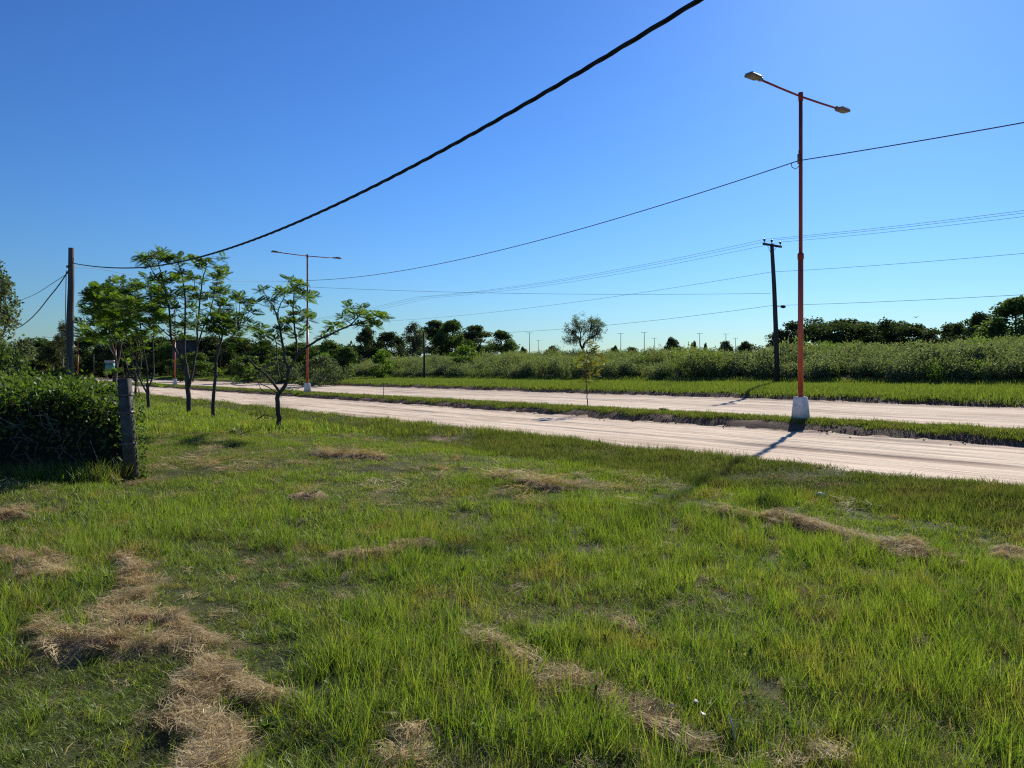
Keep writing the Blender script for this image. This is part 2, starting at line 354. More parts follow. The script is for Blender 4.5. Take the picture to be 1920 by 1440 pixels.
def road_mat():
    m, nt = new_mat('pale_sandy_road')
    tc = nt.nodes.new('ShaderNodeTexCoord')              # road meshes are laid with local x along the road
    def mp(sx, sy):
        k = nt.nodes.new('ShaderNodeMapping'); k.inputs['Scale'].default_value = (sx, sy, 1); nt.links.new(tc.outputs['Object'], k.inputs[0]); return k.outputs[0]
    big = noise_node(nt, .5, 5, .6, mp(.35, 1)).outputs['Fac']
    rut = noise_node(nt, 1.0, 5, .62, mp(.07, 2.6), .25).outputs['Fac']
    rut2 = noise_node(nt, 1.0, 4, .6, mp(.12, 1.1), .2).outputs['Fac']
    fine = noise_node(nt, 26, 5, .7, tc.outputs['Object']).outputs['Fac']
    clod = noise_node(nt, 3.2, 6, .72, mp(.45, 1.6)).outputs['Fac']
    c = ramp(nt, rut, [(.36, G(.32, .215, .145)), (.43, G(.57, .44, .30)), (.52, G(.72, .59, .42)), (.75, G(.82, .70, .52))])
    c = mix(nt, .35, c, ramp(nt, big, [(.3, G(.59, .42, .29)), (.7, G(.71, .61, .43))]))
    c = mix(nt, .42, c, ramp(nt, rut2, [(.38, G(.30, .20, .14)), (.47, G(.64, .49, .36)), (.7, G(.80, .66, .50))]))
    c = mix(nt, .10, c, ramp(nt, fine, [(.3, G(.36, .26, .19)), (.7, G(.72, .60, .48))]))
    c = mix(nt, mathn(nt, 'MULTIPLY', attr(nt, 'edge'), ramp(nt, clod, [(.40, (0, 0, 0)), (.55, (1, 1, 1))])), c, G(.20, .125, .085))
    p = N(nt, 'ShaderNodeBsdfPrincipled'); nt.links.new(c, p.inputs['Base Color']); p.inputs['Roughness'].default_value = .95; p.inputs['Specular IOR Level'].default_value = .15
    b = N(nt, 'ShaderNodeBump'); b.inputs['Strength'].default_value = .9; b.inputs['Distance'].default_value = .08
    nt.links.new(mathn(nt, 'ADD', mathn(nt, 'ADD', rut, mathn(nt, 'MULTIPLY', fine, .07)), mathn(nt, 'MULTIPLY', clod, .25)), b.inputs['Height']); nt.links.new(b.outputs[0], p.inputs['Normal'])
    out(nt, p.outputs[0]); return m
M['ground'] = terrain_mat(); M['road'] = road_mat()

# ------------------------------------------------------------------ ground, roads, median
def grow(a, b, step, ratio):
    r = [a]; sg = 1 if b > a else -1
    while abs(r[-1] - a) < abs(b - a):
        r.append(r[-1] + sg * step); step *= ratio
    r[-1] = b; return r
def sheet(name, S, T, zfun, mat, drop=None, attrs=None, local=False):
    S = np.array(S); T = np.array(T)
    s, t = np.meshgrid(S, T, indexing='ij')
    x = t * NX + s * UX; y = t * NY + s * UY
    z = zfun(x, y, s, t)
    if local: V = np.stack([s, t, z], -1).reshape(-1, 3)
    else: V = np.stack([x, y, z], -1).reshape(-1, 3)
    nS, nT = len(S), len(T)
    i = np.arange(nS - 1)[:, None] * nT + np.arange(nT - 1)[None, :]
    # s x t is left-handed in x,y: order so that normals look up
    q = np.stack([i, i + 1, i + nT + 1, i + nT], -1).reshape(-1, 4)
    if local: q = q[:, ::-1]
    me = bpy.data.meshes.new(name)
    me.vertices.add(len(V)); me.vertices.foreach_set('co', V.astype(np.float32).ravel())
    me.loops.add(q.size); me.loops.foreach_set('vertex_index', q.astype(np.int32).ravel())
    me.polygons.add(len(q)); me.polygons.foreach_set('loop_start', (np.arange(len(q)) * 4).astype(np.int32)); me.polygons.foreach_set('loop_total', np.full(len(q), 4, np.int32))
    me.polygons.foreach_set('use_smooth', np.ones(len(q), bool))
    for k, fn in (attrs or {}).items():
        a = me.attributes.new(k, 'FLOAT', 'POINT'); a.data.foreach_set('value', fn(x, y, s, t).astype(np.float32).ravel())
    me.materials.append(mat); me.update(); me.validate()
    if np.mean([p.normal.z for p in me.polygons[:50]]) < 0: me.flip_normals()
    o = bpy.data.objects.new(name, me); COL.objects.link(o)
    if local:      # local x along the road, local y across: the mesh is mirrored into place by this matrix
        o.matrix_world = Matrix(((UX, NX, 0, 0), (UY, NY, 0, 0), (0, 0, 1, 0), (0, 0, 0, 1)))
    return tag(o, kind='structure')
Tg = grow(-12, -3000, .5, 1.25)[::-1][:-1] + list(np.arange(-12, 34, .16)) + list(np.arange(34, 58, .5)) + grow(58, 3500, 1, 1.22)
Sg = grow(-12, -3000, .4, 1.3)[::-1][:-1] + list(np.arange(-12, 32, .15)) + list(np.arange(32, 80, .5)) + grow(80, 4000, 1, 1.12)
def gz(x, y, s, t):
    z = zfield(x, y)
    dr = sstep(12.5, 12.8, t) * (1 - sstep(20.0, 20.25, t)) + sstep(22.6, 22.9, t) * (1 - sstep(32.4, 32.8, t))
    return z - .06 * dr
def a_soil(x, y, s, t):
    e = (vnoise(s * 1.4, t * 1.4, 31) - .5) * .25
    a = sstep(11.85, 12.2, t + e) * (1 - sstep(20.55, 20.85, t + e)) + sstep(21.95, 22.2, t + e) * (1 - sstep(33.1, 33.5, t + e))
    b = sstep(.62, .8, fbm(x * .9, y * .9, 41)) * .5 * (t < 12)
    return np.clip(a + b, 0, 1)
sheet('ground', Sg, Tg, gz, M['ground'], attrs={
    'soil': a_soil,
    'dry': lambda x, y, s, t: np.where(np.hypot(x, y) < 40, dryness(x, y), 0),
    'far': lambda x, y, s, t: np.clip(sstep(60, 120, np.hypot(x, y)) * ((t > 44) | (t < 8)), 0, 1)})
def road_z(x, y, s, t):
    base = np.interp(t, [12.0, 12.35, 20.35, 20.6, 22.2, 32.9, 33.3], [-.22, -.12, -.14, -.22, .028, .285, .2])
    ins = sstep(12.3, 12.8, t) * (1 - sstep(20.0, 20.4, t)) + sstep(22.4, 22.8, t) * (1 - sstep(32.5, 32.9, t))
    ruts = (fbm(s * .10, t * 3.4, 51) - .5) * .11 + (fbm(s * .9, t * 2.5, 52) - .5) * .04
    ed = np.clip(1 - np.minimum.reduce([np.abs(t - 12.3), np.abs(t - 20.4), np.abs(t - 22.2), np.abs(t - 32.9)]) / 1.0, 0, 1)
    return base + ins * ruts + ed * np.maximum(fbm(s * 2.2, t * 2.2, 53) - .5, 0) * .28
def a_edge(x, y, s, t):
    d = np.minimum(np.abs(t - 20.5) / 1.3, np.minimum(np.abs(t - 33.0) / 2.6, np.minimum(np.abs(t - 12.3) / .35, np.abs(t - 22.2) / .2)))
    return np.clip(1 - d, 0, 1) ** .8
Sr = grow(-14, -120, .5, 1.2)[::-1][:-1] + list(np.arange(-14, 40, .22)) + grow(40, 900, .5, 1.04)
sheet('dirt_road', Sr, np.arange(12.0, 20.61, .09), road_z, M['road'], attrs={'edge': a_edge}, local=True)
sheet('dirt_road.001', Sr, np.arange(22.25, 33.31, .11), lambda x, y, s, t: road_z(x, y, s, t), M['road'], attrs={'edge': a_edge}, local=True)

# ------------------------------------------------------------------ scattered grass (points carrying rotation, size and kind; geometry nodes place the tufts)
rng = np.random.default_rng(7)
def blades(nb, h, wd, spread, lean=.5, segs=3, flat=False, hv=.4, curl=.6, seed=1):
    """arrays of vertices and faces for a tuft of tapering bent blades"""
    r = np.random.default_rng(seed); mb = MB()
    for _ in range(nb):
        a = r.uniform(0, 2 * np.pi); q = spread * np.sqrt(r.uniform()); bx, by = q * np.cos(a), q * np.sin(a)
        H = h * (1 + r.uniform(-hv, hv)); d = r.normal(0, .55) if flat else r.uniform(0, 2 * np.pi); ln = lean * r.uniform(.2, 1.2); W = wd * r.uniform(.7, 1.3)
        wdir = np.array([-np.sin(d), np.cos(d)]) if not flat else None
        tw = d + np.pi / 2 + r.normal(0, .5); wx, wy = np.cos(tw) * W / 2, np.sin(tw) * W / 2
        V = []; zc = 0; px_, py_ = bx, by; hb = r.uniform(0, 1); arc = r.uniform(0, 1) ** 2; tl = r.normal()
        for k in range(segs + 1):
            u = k / segs
            if flat:
                L = H; px_ = bx + np.cos(d + curl * (u - .5)) * L * (u - .5); py_ = by + np.sin(d + curl * (u - .5)) * L * (u - .5)
                zc = spread * .10 * hb + .16 * H * arc * np.sin(u * np.pi) + .012 * (u - .5) * tl
                zc = max(zc, -.01)
            else:
                off = ln * H * (u ** 1.7); px_ = bx + np.cos(d) * off; py_ = by + np.sin(d) * off
                zc = H * (u - .25 * ln * curl * u * u * 1.6)
            ww = 1 - u ** 2.2 if not flat else 1 - abs(2 * u - 1) ** 4 * .7
            if k < segs or flat: V += [(px_ - wx * ww, py_ - wy * ww, zc), (px_ + wx * ww, py_ + wy * ww, zc)]
            else: V += [(px_, py_, zc)]
        Fc = [[2 * k, 2 * k + 1, 2 * k + 3, 2 * k + 2] for k in range(segs - (0 if flat else 1))]
        b0 = mb.n; mb.add(V, np.array(Fc) if Fc else np.zeros((0, 4), int), rnd=r.uniform())
        if not flat: mb.f.append([b0 + 2 * segs - 2, b0 + 2 * segs - 1, b0 + 2 * segs])
    return mb
def leafball(nl, r0, h, ls, seed, stems=6):
    r = np.random.default_rng(seed); mb = MB()
    for _ in range(nl):
        st = r.integers(0, stems); a = st * 2.4 + r.normal(0, .35); u = r.uniform(.12, 1) ** .7
        q = r0 * (.25 + .75 * u) * r.uniform(.2, 1); x, y, z = q * np.cos(a), q * np.sin(a), h * u * (.75 + .3 * np.cos(st * 1.7))
        mb_leaf(mb, (x, y, z), ls * r.uniform(.6, 1.3), r)
    return mb
def mb_leaf(mb, c, L, r, up=.3, aspect=.45):
    d = r.normal(size=3); d[2] += up; d /= np.linalg.norm(d); e = np.cross(d, r.normal(size=3)); e /= np.linalg.norm(e) + 1e-9
    c = np.array(c); w_ = L * aspect
    mb.add([c, c + d * L * .45 + e * w_ * .5, c + d * L, c + d * L * .5 - e * w_ * .5], [[0, 1, 2, 3]], rnd=r.uniform())

def proto(name, mb, mat):
    o = bpy.data.objects.new(name, mb.mesh(name, mat)); return o      # never linked: only the source of a scattered tuft
def scatter(name, protos, xy, z, kind, rot, scl, label, cat):
    me = bpy.data.meshes.new(name); n = len(xy)
    co = np.column_stack([xy, z]).astype(np.float32)
    me.vertices.add(n); me.vertices.foreach_set('co', co.ravel())
    a = me.attributes.new('kindex', 'INT', 'POINT'); a.data.foreach_set('value', kind.astype(np.int32))
    a = me.attributes.new('rot', 'FLOAT_VECTOR', 'POINT'); a.data.foreach_set('vector', rot.astype(np.float32).ravel())
    a = me.attributes.new('scl', 'FLOAT_VECTOR', 'POINT'); a.data.foreach_set('vector', scl.astype(np.float32).ravel())
    o = bpy.data.objects.new(name, me); COL.objects.link(o)
    ng = bpy.data.node_groups.new(name + '_scatter', 'GeometryNodeTree')
    ng.interface.new_socket('Geometry', in_out='INPUT', socket_type='NodeSocketGeometry')
    ng.interface.new_socket('Geometry', in_out='OUTPUT', socket_type='NodeSocketGeometry')
    gi = ng.nodes.new('NodeGroupInput'); go = ng.nodes.new('NodeGroupOutput')
    iop = ng.nodes.new('GeometryNodeInstanceOnPoints'); jn = ng.nodes.new('GeometryNodeJoinGeometry')
    for p in reversed(protos):
        oi = ng.nodes.new('GeometryNodeObjectInfo'); oi.inputs['Object'].default_value = p; oi.inputs['As Instance'].default_value = True
        ng.links.new(oi.outputs['Geometry'], jn.inputs[0])
    def na(nm, ty):
        k = ng.nodes.new('GeometryNodeInputNamedAttribute'); k.data_type = ty; k.inputs['Name'].default_value = nm; return k.outputs['Attribute']
    ng.links.new(gi.outputs[0], iop.inputs['Points']); ng.links.new(jn.outputs[0], iop.inputs['Instance'])
    iop.inputs['Pick Instance'].default_value = True
    ng.links.new(na('kindex', 'INT'), iop.inputs['Instance Index'])
    er = ng.nodes.new('FunctionNodeEulerToRotation'); ng.links.new(na('rot', 'FLOAT_VECTOR'), er.inputs[0]); ng.links.new(er.outputs[0], iop.inputs['Rotation'])
    ng.links.new(na('scl', 'FLOAT_VECTOR'), iop.inputs['Scale']); ng.links.new(iop.outputs[0], go.inputs[0])
    md = o.modifiers.new('scatter', 'NODES'); md.node_group = ng
    return tag(o, label, cat, kind='stuff')

HEDGE = [(-5.76, 11.42), (-17.5, 11.0), (-22, 17.5), (-9.6, 17.0)]      # ground outline of the overgrown fence (corner post, out to the left, back)
def in_poly(x, y, P):
    ins = np.zeros(np.shape(x), bool)
    for (x0, y0), (x1, y1) in zip(P, P[1:] + P[:1]):
        c = ((y0 > y) != (y1 > y)) & (x < (x1 - x0) * (y - y0) / (y1 - y0 + 1e-12) + x0); ins ^= c
    return ins
def wedge(y0, y1, dens, m=1.5):
    """points over the strip of ground y0..y1 in front of the camera, a little wider than the view"""
    half = lambda y: .70 * y + m
    area = (half(y0) + half(y1)) * (y1 - y0); n = int(area * dens)
    y = y0 + (y1 - y0) * rng.uniform(size=int(n * 1.6)); x = rng.uniform(-1, 1, size=len(y)) * half(y1)
    k = np.abs(x) < half(y); x, y = x[k][:n], y[k][:n]
    return x, y
def scl3(n, s, v=.25, hz=None):
    a = s * (1 + rng.uniform(-v, v, n)); h = a if hz is None else a * hz
    return np.column_stack([a, a, h])
def rots(n, tilt=.15): return np.column_stack([rng.normal(0, tilt, n), rng.normal(0, tilt, n), rng.uniform(0, 6.283, n)])

# field grass: near, middle and far tufts in one scatter, coarser with distance
gp = [proto('tuft', blades(34, .052, .0026, .075, 1.15, 3, seed=s, hv=.7, curl=.9), M['grass']) for s in range(1, 5)]
gp += [proto('tuft', blades(32, .060, .0048, .13, 1.0, 2, seed=s, hv=.6, curl=.8), M['grass']) for s in range(11, 14)]
gp += [proto('tuft', blades(26, .085, .011, .26, .7, 2, seed=s, hv=.5), M['grass']) for s in range(21, 24)]
gp += [proto('tuft', blades(30, .028, .005, .16, 1.2, 2, seed=s), M['grass_olive']) for s in range(31, 33)]
gp += [proto('tuft', blades(28, .075, .008, .2, .9, 2, seed=s, hv=.6), M['ditch']) for s in range(41, 44)]
gp += [proto('tuft', blades(15, .105, .0036, .04, .75, 4, seed=s, hv=.6), M['grass']) for s in range(51, 54)]      # taller tussocks
gp += [proto('tuft', leafball(22, .06, .055, .030, s), M['hedge']) for s in range(61, 63)]                    # small broad-leaved weeds
gp += [proto('tuft', blades(20, .055, .0030, .08, 1.3, 3, seed=s, hv=.7, curl=1.1), M['brown_grass']) for s in range(65, 67)]   # browned strands
X = []; Y = []; K = []; SC = []; HZ = []
def zones(x, y, k0, kn, s0):
    t, s = TS(x, y)
    lush = fbm(x * .5, y * .5, 71)
    dr = dryness(x, y)
    ok = (t < 12.2 + (vnoise(s * 1.5, s * .3, 81) - .5) * .25) & ~in_poly(x, y, HEDGE)
    keep = rng.uniform(size=len(x)) > np.clip(dr * 1.5, 0, .96)
    thin = rng.uniform(size=len(x)) < .16 + 2.6 * (fbm(x * 2.4, y * 2.4, 75, 4) - .2)
    ok &= keep & thin
    k = k0 + rng.integers(0, kn, len(x))
    gx2, gy2 = ph(1250, 1000); lz = np.exp(-(((x - gx2) / 3.6) ** 2 + ((y - gy2) / 1.9) ** 2)); k = np.where(lz > rng.uniform(size=len(x)) * 1.6, np.where(np.hypot(x, y) < 11, 15 + rng.integers(0, 3, len(x)), k), k)
    hz = .55 + .5 * lz + .95 * sstep(.35, .65, lush) + (fbm(x * 3.2, y * 3.2, 77) - .5) * 2.0
    gx, gy = ph(380, 865); mown = np.exp(-(((x - gx) / 2.2) ** 2 + ((y - gy) / 3.2) ** 2)) > .38
    k = np.where(mown & (rng.uniform(size=len(x)) < .85), 10 + rng.integers(0, 2, len(x)), k)
    ditch = (t > 9.0 + (fbm(s * .6, t * .6, 79) - .5) * .8)
    k = np.where(ditch & (rng.uniform(size=len(x)) < .80), 12 + rng.integers(0, 3, len(x)), k)
    near = np.hypot(x, y) < 11
    r_ = rng.uniform(size=len(x))
    k = np.where(near & ~mown & (r_ < .16 + .26 * sstep(.5, .62, fbm(x * .9, y * .9, 78))), 15 + rng.integers(0, 3, len(x)), k)
    k = np.where(near & ~mown & (r_ > .955), 18 + rng.integers(0, 2, len(x)), k)
    br = fbm(x * 1.1, y * 1.1, 98, 3); k = np.where((k < 7) & (rng.uniform(size=len(x)) < .08 + .50 * sstep(.50, .66, br)), 20 + rng.integers(0, 2, len(x)), k)
    X.append(x[ok]); Y.append(y[ok]); K.append(k[ok]); SC.append(np.full(ok.sum(), s0)); HZ.append(np.clip(hz, .4, 1.9)[ok])
for y0, y1, d in ((1.8, 4.5, 640), (4.5, 7.5, 460)): zones(*wedge(y0, y1, d, 1.0), 0, 4, 1.0)
for y0, y1, d in ((7.5, 12, 240), (12, 20, 120)): zones(*wedge(y0, y1, d), 4, 3, 1.0)
for y0, y1, d in ((20, 34, 42), (34, 60, 16), (60, 110, 6)): zones(*wedge(y0, y1, d), 7, 3, 1.25)
X, Y, K, SC, HZ = map(np.concatenate, (X, Y, K, SC, HZ))
scatter('grass', gp, np.column_stack([X, Y]), zfield(X, Y) - .006, K, rots(len(X), .16), np.column_stack([SC * rng.uniform(.75, 1.25, len(X)), SC * rng.uniform(.75, 1.25, len(X)), SC * HZ]),
        'rough green grass of the open field in front of the dirt road', 'grass')

# dry raked grass lying on the field
sp = [proto('thatch', blades(38, .12, .0028, .065, flat=True, curl=1.5, seed=s, hv=.6), M['straw']) for s in range(101, 106)]
sp += [proto('thatch', blades(12, .06, .0028, .06, 1.5, 3, seed=s, curl=1.2), M['straw']) for s in range(111, 113)]
sp += [proto('thatch', blades(44, .24, .0065, .22, flat=True, curl=1.4, seed=s, hv=.5), M['straw']) for s in range(121, 123)]
x, y = wedge(1.8, 9, 480, 1.0); d = dryness(x, y); k1 = (rng.uniform(size=len(x)) < d * 1.15 + .015 + .05 * sstep(.5, .7, fbm(x * .9, y * .9, 91))); xa, ya = x[k1], y[k1]
x, y = wedge(9, 26, 60, 1.0); d = dryness(x, y); tq, _ = TS(x, y); k2 = (rng.uniform(size=len(x)) < d + .025 + .10 * sstep(.5, .7, fbm(x * .6, y * .6, 92))) & (tq < 8.8) & ~in_poly(x, y, HEDGE); xb, yb = x[k2], y[k2]
ka = np.where(rng.uniform(size=len(xa)) < .85, rng.integers(0, 5, len(xa)), 5 + rng.integers(0, 2, len(xa))); kb = 7 + rng.integers(0, 2, len(xb))
X = np.concatenate([xa, xb]); Y = np.concatenate([ya, yb]); dd = dryness(X, Y)
scatter('dry_grass', sp, np.column_stack([X, Y]), zfield(X, Y) + .004 + rng.uniform(0, .03, len(X)) * dd, np.concatenate([ka, kb]), np.column_stack([rng.normal(0, .22, len(X)), rng.normal(0, .22, len(X)), fbm(X * 1.6, Y * 1.6, 95, 2) * 12 + rng.normal(0, .5, len(X))]), scl3(len(X), 1.0, .35),
        'tan mats of raked dry grass lying in strips across the field', 'dry grass')

# median and far verge grass
def strip(s0, s1, t0, t1, dens, fall=True):
    n = int((s1 - s0) * (t1 - t0) * dens); s = s0 + (s1 - s0) * rng.uniform(size=n) ** (1.6 if fall else 1); t = rng.uniform(t0, t1, n)
    x, y = ST(s, t); return x, y, s, t
mp_ = [proto('tuft', blades(22, .10, .012, .14, .6, 2, seed=s), M['ditch' if s % 2 else 'verge']) for s in range(201, 205)]
x, y, s, t = strip(-6, 150, 20.2, 22.15, 85)
e = (vnoise(s * 1.2, t, 83) - .5) * .35; k = (t > 20.60 + e * 1.8) & (t < 22.1 - e)
x, y = x[k], y[k]
scatter('median_grass', mp_, np.column_stack([x, y]), zfield(x, y) - .01, rng.integers(0, 4, len(x)), rots(len(x), .15), scl3(len(x), 1.15, .3, rng.uniform(.45, 1.15, len(x))),
        'short grass along the narrow median between the two dirt roads', 'grass')
vp = [proto('tuft', blades(24, .17, .022, .28, .5, 2, seed=s), M['verge']) for s in range(221, 225)]
x, y, s, t = strip(-12, 190, 32.8, 43.5, 17)
e = (vnoise(s * .9, t, 85) - .5) * .7; k = (t > 33.2 + e); x, y = x[k], y[k]
scatter('verge_grass', vp, np.column_stack([x, y]), zfield(x, y) - .01, rng.integers(0, 4, len(x)), rots(len(x), .12), scl3(len(x), 1.1, .3),
        'bright green grass strip on the far side of the roads below the weeds', 'grass')

# clods of dark soil crumbling off the cut banks onto the roads
def clod(seed):
    r = np.random.default_rng(seed); mb = MB(); V = []
    t_ = (1 + 5 ** .5) / 2
    for a, b in ((1, t_), (-1, t_), (1, -t_), (-1, -t_)): V += [(a, b, 0)]
    for a, b in ((1, t_), (-1, t_), (1, -t_), (-1, -t_)): V += [(0, a, b)]
    for a, b in ((1, t_), (-1, t_), (1, -t_), (-1, -t_)): V += [(b, 0, a)]
    V = np.array(V, float) / 1.9 * r.uniform(.6, 1.25, (12, 1)); V[:, 2] *= .6
    from itertools import combinations
    P0 = np.array([(1, t_, 0), (-1, t_, 0), (1, -t_, 0), (-1, -t_, 0), (0, 1, t_), (0, -1, t_), (0, 1, -t_), (0, -1, -t_), (t_, 0, 1), (t_, 0, -1), (-t_, 0, 1), (-t_, 0, -1)], float)
    V = P0 / 1.9 * r.uniform(.6, 1.25, (12, 1)); V[:, 2] *= .6
    Fc = [c for c in combinations(range(12), 3) if all(abs(np.linalg.norm(P0[a] - P0[b]) - 2) < .01 for a, b in combinations(c, 2))]
    Fc = [list(c) if np.dot(np.cross(P0[c[1]] - P0[c[0]], P0[c[2]] - P0[c[0]]), P0[c[0]]) > 0 else list(c)[::-1] for c in Fc]
    mb.add(V, Fc); return mb
M['soil'] = solid('crumbled_soil', [(.3, G(.09, .058, .042)), (.7, G(.19, .125, .09))], scale=5, rough=1, bump=.5, bscale=20, obj=False)
cp = [proto('clod', clod(s), M['soil']) for s in range(701, 706)]
cx, cy, cz, cs = [], [], [], []
for tc_, sp3, n in ((20.4, .3, 6500), (33.0, .3, 4500), (12.35, .14, 700), (19.8, .5, 500), (22.35, .12, 500)):
    s_ = -8 + 110 * rng.uniform(size=n) ** 1.5; t_ = tc_ + rng.normal(0, 1, n) * sp3 * .5
    den = fbm(s_ * .5, t_ * .3, 96) > .45; s_, t_ = s_[den], t_[den]
    x, y = ST(s_, t_); z = np.maximum(zfield(x, y), np.where((t_ > 12.7) & (t_ < 33.1) & ((t_ < 20.4) | (t_ > 22.3)), road_z(x, y, s_, t_), -9))
    cx.append(x); cy.append(y); cz.append(z + .005); cs.append(.010 + .040 * rng.uniform(size=len(x)) ** 3.5)
cx, cy, cz, cs = map(np.concatenate, (cx, cy, cz, cs))
scatter('soil_clods', cp, np.column_stack([cx, cy]), cz, rng.integers(0, 5, len(cx)), rots(len(cx), 1.0), np.column_stack([cs, cs, cs]),
        'dark crumbs and clods of soil fallen along the edges of the dirt roads', 'soil')
# weeds on the bank
def plume(seed, h=1.25, n=16):
    mb = blades(n, h, .02, .16, .35, 4, seed=seed, hv=.35)
    r = np.random.default_rng(seed)
    for _ in range(26):
        mb_leaf(mb, (r.normal(0, .16), r.normal(0, .16), h * r.uniform(.35, 1.05)), .12, r, .8, .3)
    return mb
def bushy(seed, r0=.55, h=1.0, nl=150, ls=.13): return leafball(nl, r0, h, ls, seed, 8)
wp = [proto('weed', plume(s, .85, 22), M['weed_grass']) for s in range(301, 305)]
wp += [proto('weed', bushy(s, .62, .85, 260, .12), M['weed']) for s in range(311, 316)]
wp += [proto('weed', bushy(s, .55, .9, 240, .11), M['tree_bright' if s == 322 else 'weed_grass']) for s in range(321, 324)]
x, y, s, t = strip(-24, 240, 42.6, 62, 3.2)
e = (fbm(s * .25, t * .25, 87) - .5) * 2.4; k = t > 43.6 + e
x, y, s, t = x[k], y[k], s[k], t[k]
f = fbm(x * .09, y * .09, 89); low = 1 - sstep(44, 50, t)
isb = rng.uniform(size=len(x)) < np.clip(.45 + .5 * low + (f - .5) * 2.6, .12, .97)
alt = vnoise(x * .22, y * .22, 93) > .66
kk = np.where(isb, np.where(alt, 9 + rng.integers(0, 3, len(x)), 4 + rng.integers(0, 5, len(x))), rng.integers(0, 4, len(x)))
hz = .24 + 1.5 * fbm(x * .28, y * .28, 90, 3) ** 1.4 + rng.uniform(-.1, .22, len(x)) + .30 * low; hz = np.where(rng.uniform(size=len(x)) < .02, hz * 1.35, hz)
scatter('roadside_weeds', wp, np.column_stack([x, y]), zfield(x, y) - .04, kk, rots(len(x), .1), np.column_stack([(1.1 * (.6 + .5 * hz))] * 2 + [1.15 * hz]),
        'tall tangled weeds and seeding grasses covering the bank beyond the far road', 'weeds')

# ------------------------------------------------------------------ street lamps on the median
LT, LS0, LSTEP = 21.4, 13.6, 40.3
ax = math.atan2(NY, NX)           # direction across the road
def lamp(detail=True):
    o = empty('street_lamp', (0, 0, 0))
    MB().box((0, 0, .36), (.45, .45, .84), taper=.72, bevel=.03).build('base', M['whitewash'], o)
    MB().tube([(0, 0, .76), (0, 0, 5.1)], .082, 14).build('pole', M['orange'], o, smooth=True)
    MB().tube([(0, 0, 5.06), (0, 0, 5.10), (0, 0, 5.24), (0, 0, 5.27)], [.088, .096, .096, .07], 14).build('collar', M['orange_backlit'], o, smooth=True)
    MB().tube([(0, 0, 5.2), (0, 0, 10.15)], .058, 12).build('upper_pole', M['orange_backlit'], o, smooth=True)
    MB().tube([(0, 0, 10.0), (0, 0, 10.26)], .072, 12).build('top_cap', M['orange_backlit'], o, smooth=True)
    for sg in (-1, 1):
        MB().tube([(sg * .05, 0, 10.14), (sg * 1.1, 0, 10.16), (sg * 2.05, 0, 10.19)], .032, 8).build('arm', M['orange_backlit'], o, smooth=True)
        h = MB().box((sg * 2.42, 0, 10.215), (.56, .30, .075), bevel=.06).box((sg * 2.08, 0, 10.205), (.16, .12, .085), bevel=.02).build('lamp_head', M['fixture'], o)
        MB().box((sg * 2.45, 0, 10.172), (.36, .22, .012)).build('lens', M['lens'], h)
        for k in range(5):
            MB().box((sg * 2.44, -.1 + .05 * k, 10.268), (.4, .01, .03)).build('cooling_fin', M['fixture'], h)
    return o
L1 = lamp()
lamp_labels = ['tall orange twin arm street lamp nearest on the median, right of centre in the view',
 'orange twin arm street lamp standing just right of the leaning young tree',
 'orange street lamp with white base seen behind the tall multi stemmed tree',
 'distant orange street lamp beside the teal and white roadside kiosk',
 'distant street lamp half hidden close beside the wooden pole on the left',
 'most distant street lamp at the far left where the road disappears']
lx = [None, None, None, None, None, 81]
for i, lb in enumerate(lamp_labels):
    o = L1 if i == 0 else copy_tree(L1)
    s = LS0 + LSTEP * i
    if i == 3: s -= 2
    x, y = ST(s, LT)
    o.location = (x, y, zf(x, y) - .03); o.rotation_euler = (0, 0, ax + (.0, .02, -.01, .0, .0, 0)[i])
    if i == 0: o.rotation_euler = (R(.15), R(-.2), ax)
    tag(o, lb, 'street lamp', 'orange street lamps along the median')
def lamp_at(i, h): x, y = ST(LS0 + LSTEP * i, LT); return Vector((x, y, h))

# ------------------------------------------------------------------ poles
def P3(px, py, y): return Vector(((px - CX) / F * y, y, EYE + (HY - py) / F * y))
# wooden cable pole behind the hedge
wpole = empty('utility_pole', (*P3(131, 775, 30)[:2], 0), label='short weathered wooden pole rising from behind the green hedge, left', cat='pole')
zt = P3(135, 465, 30).z
wx = wpole.location.x
MB().tube([(0, 0, -.3), (.01, 0, 2), (.0, 0, 3.6), (.05, 0, 5.0), (.06, 0, zt)], [.14, .135, .13, .115, .105], 12).build('shaft', M['wood'], wpole, smooth=True)
MB().tube([(.04, -.14, zt - .75), (.20, -.16, zt - .62), (.26, -.16, zt - .40)], .018, 6).build('hook', M['steel'], wpole)
MB().tube([(-.13, -.1, 0), (-.12, -.12, 3.2), (-.08, -.11, zt - .9)], .014, 6).build('ground_wire', M['steel'], wpole)
MB().tube([(0, 0, zt - .78), (0, 0, zt - .70)], .128, 12).build('strap', M['steel'], wpole)
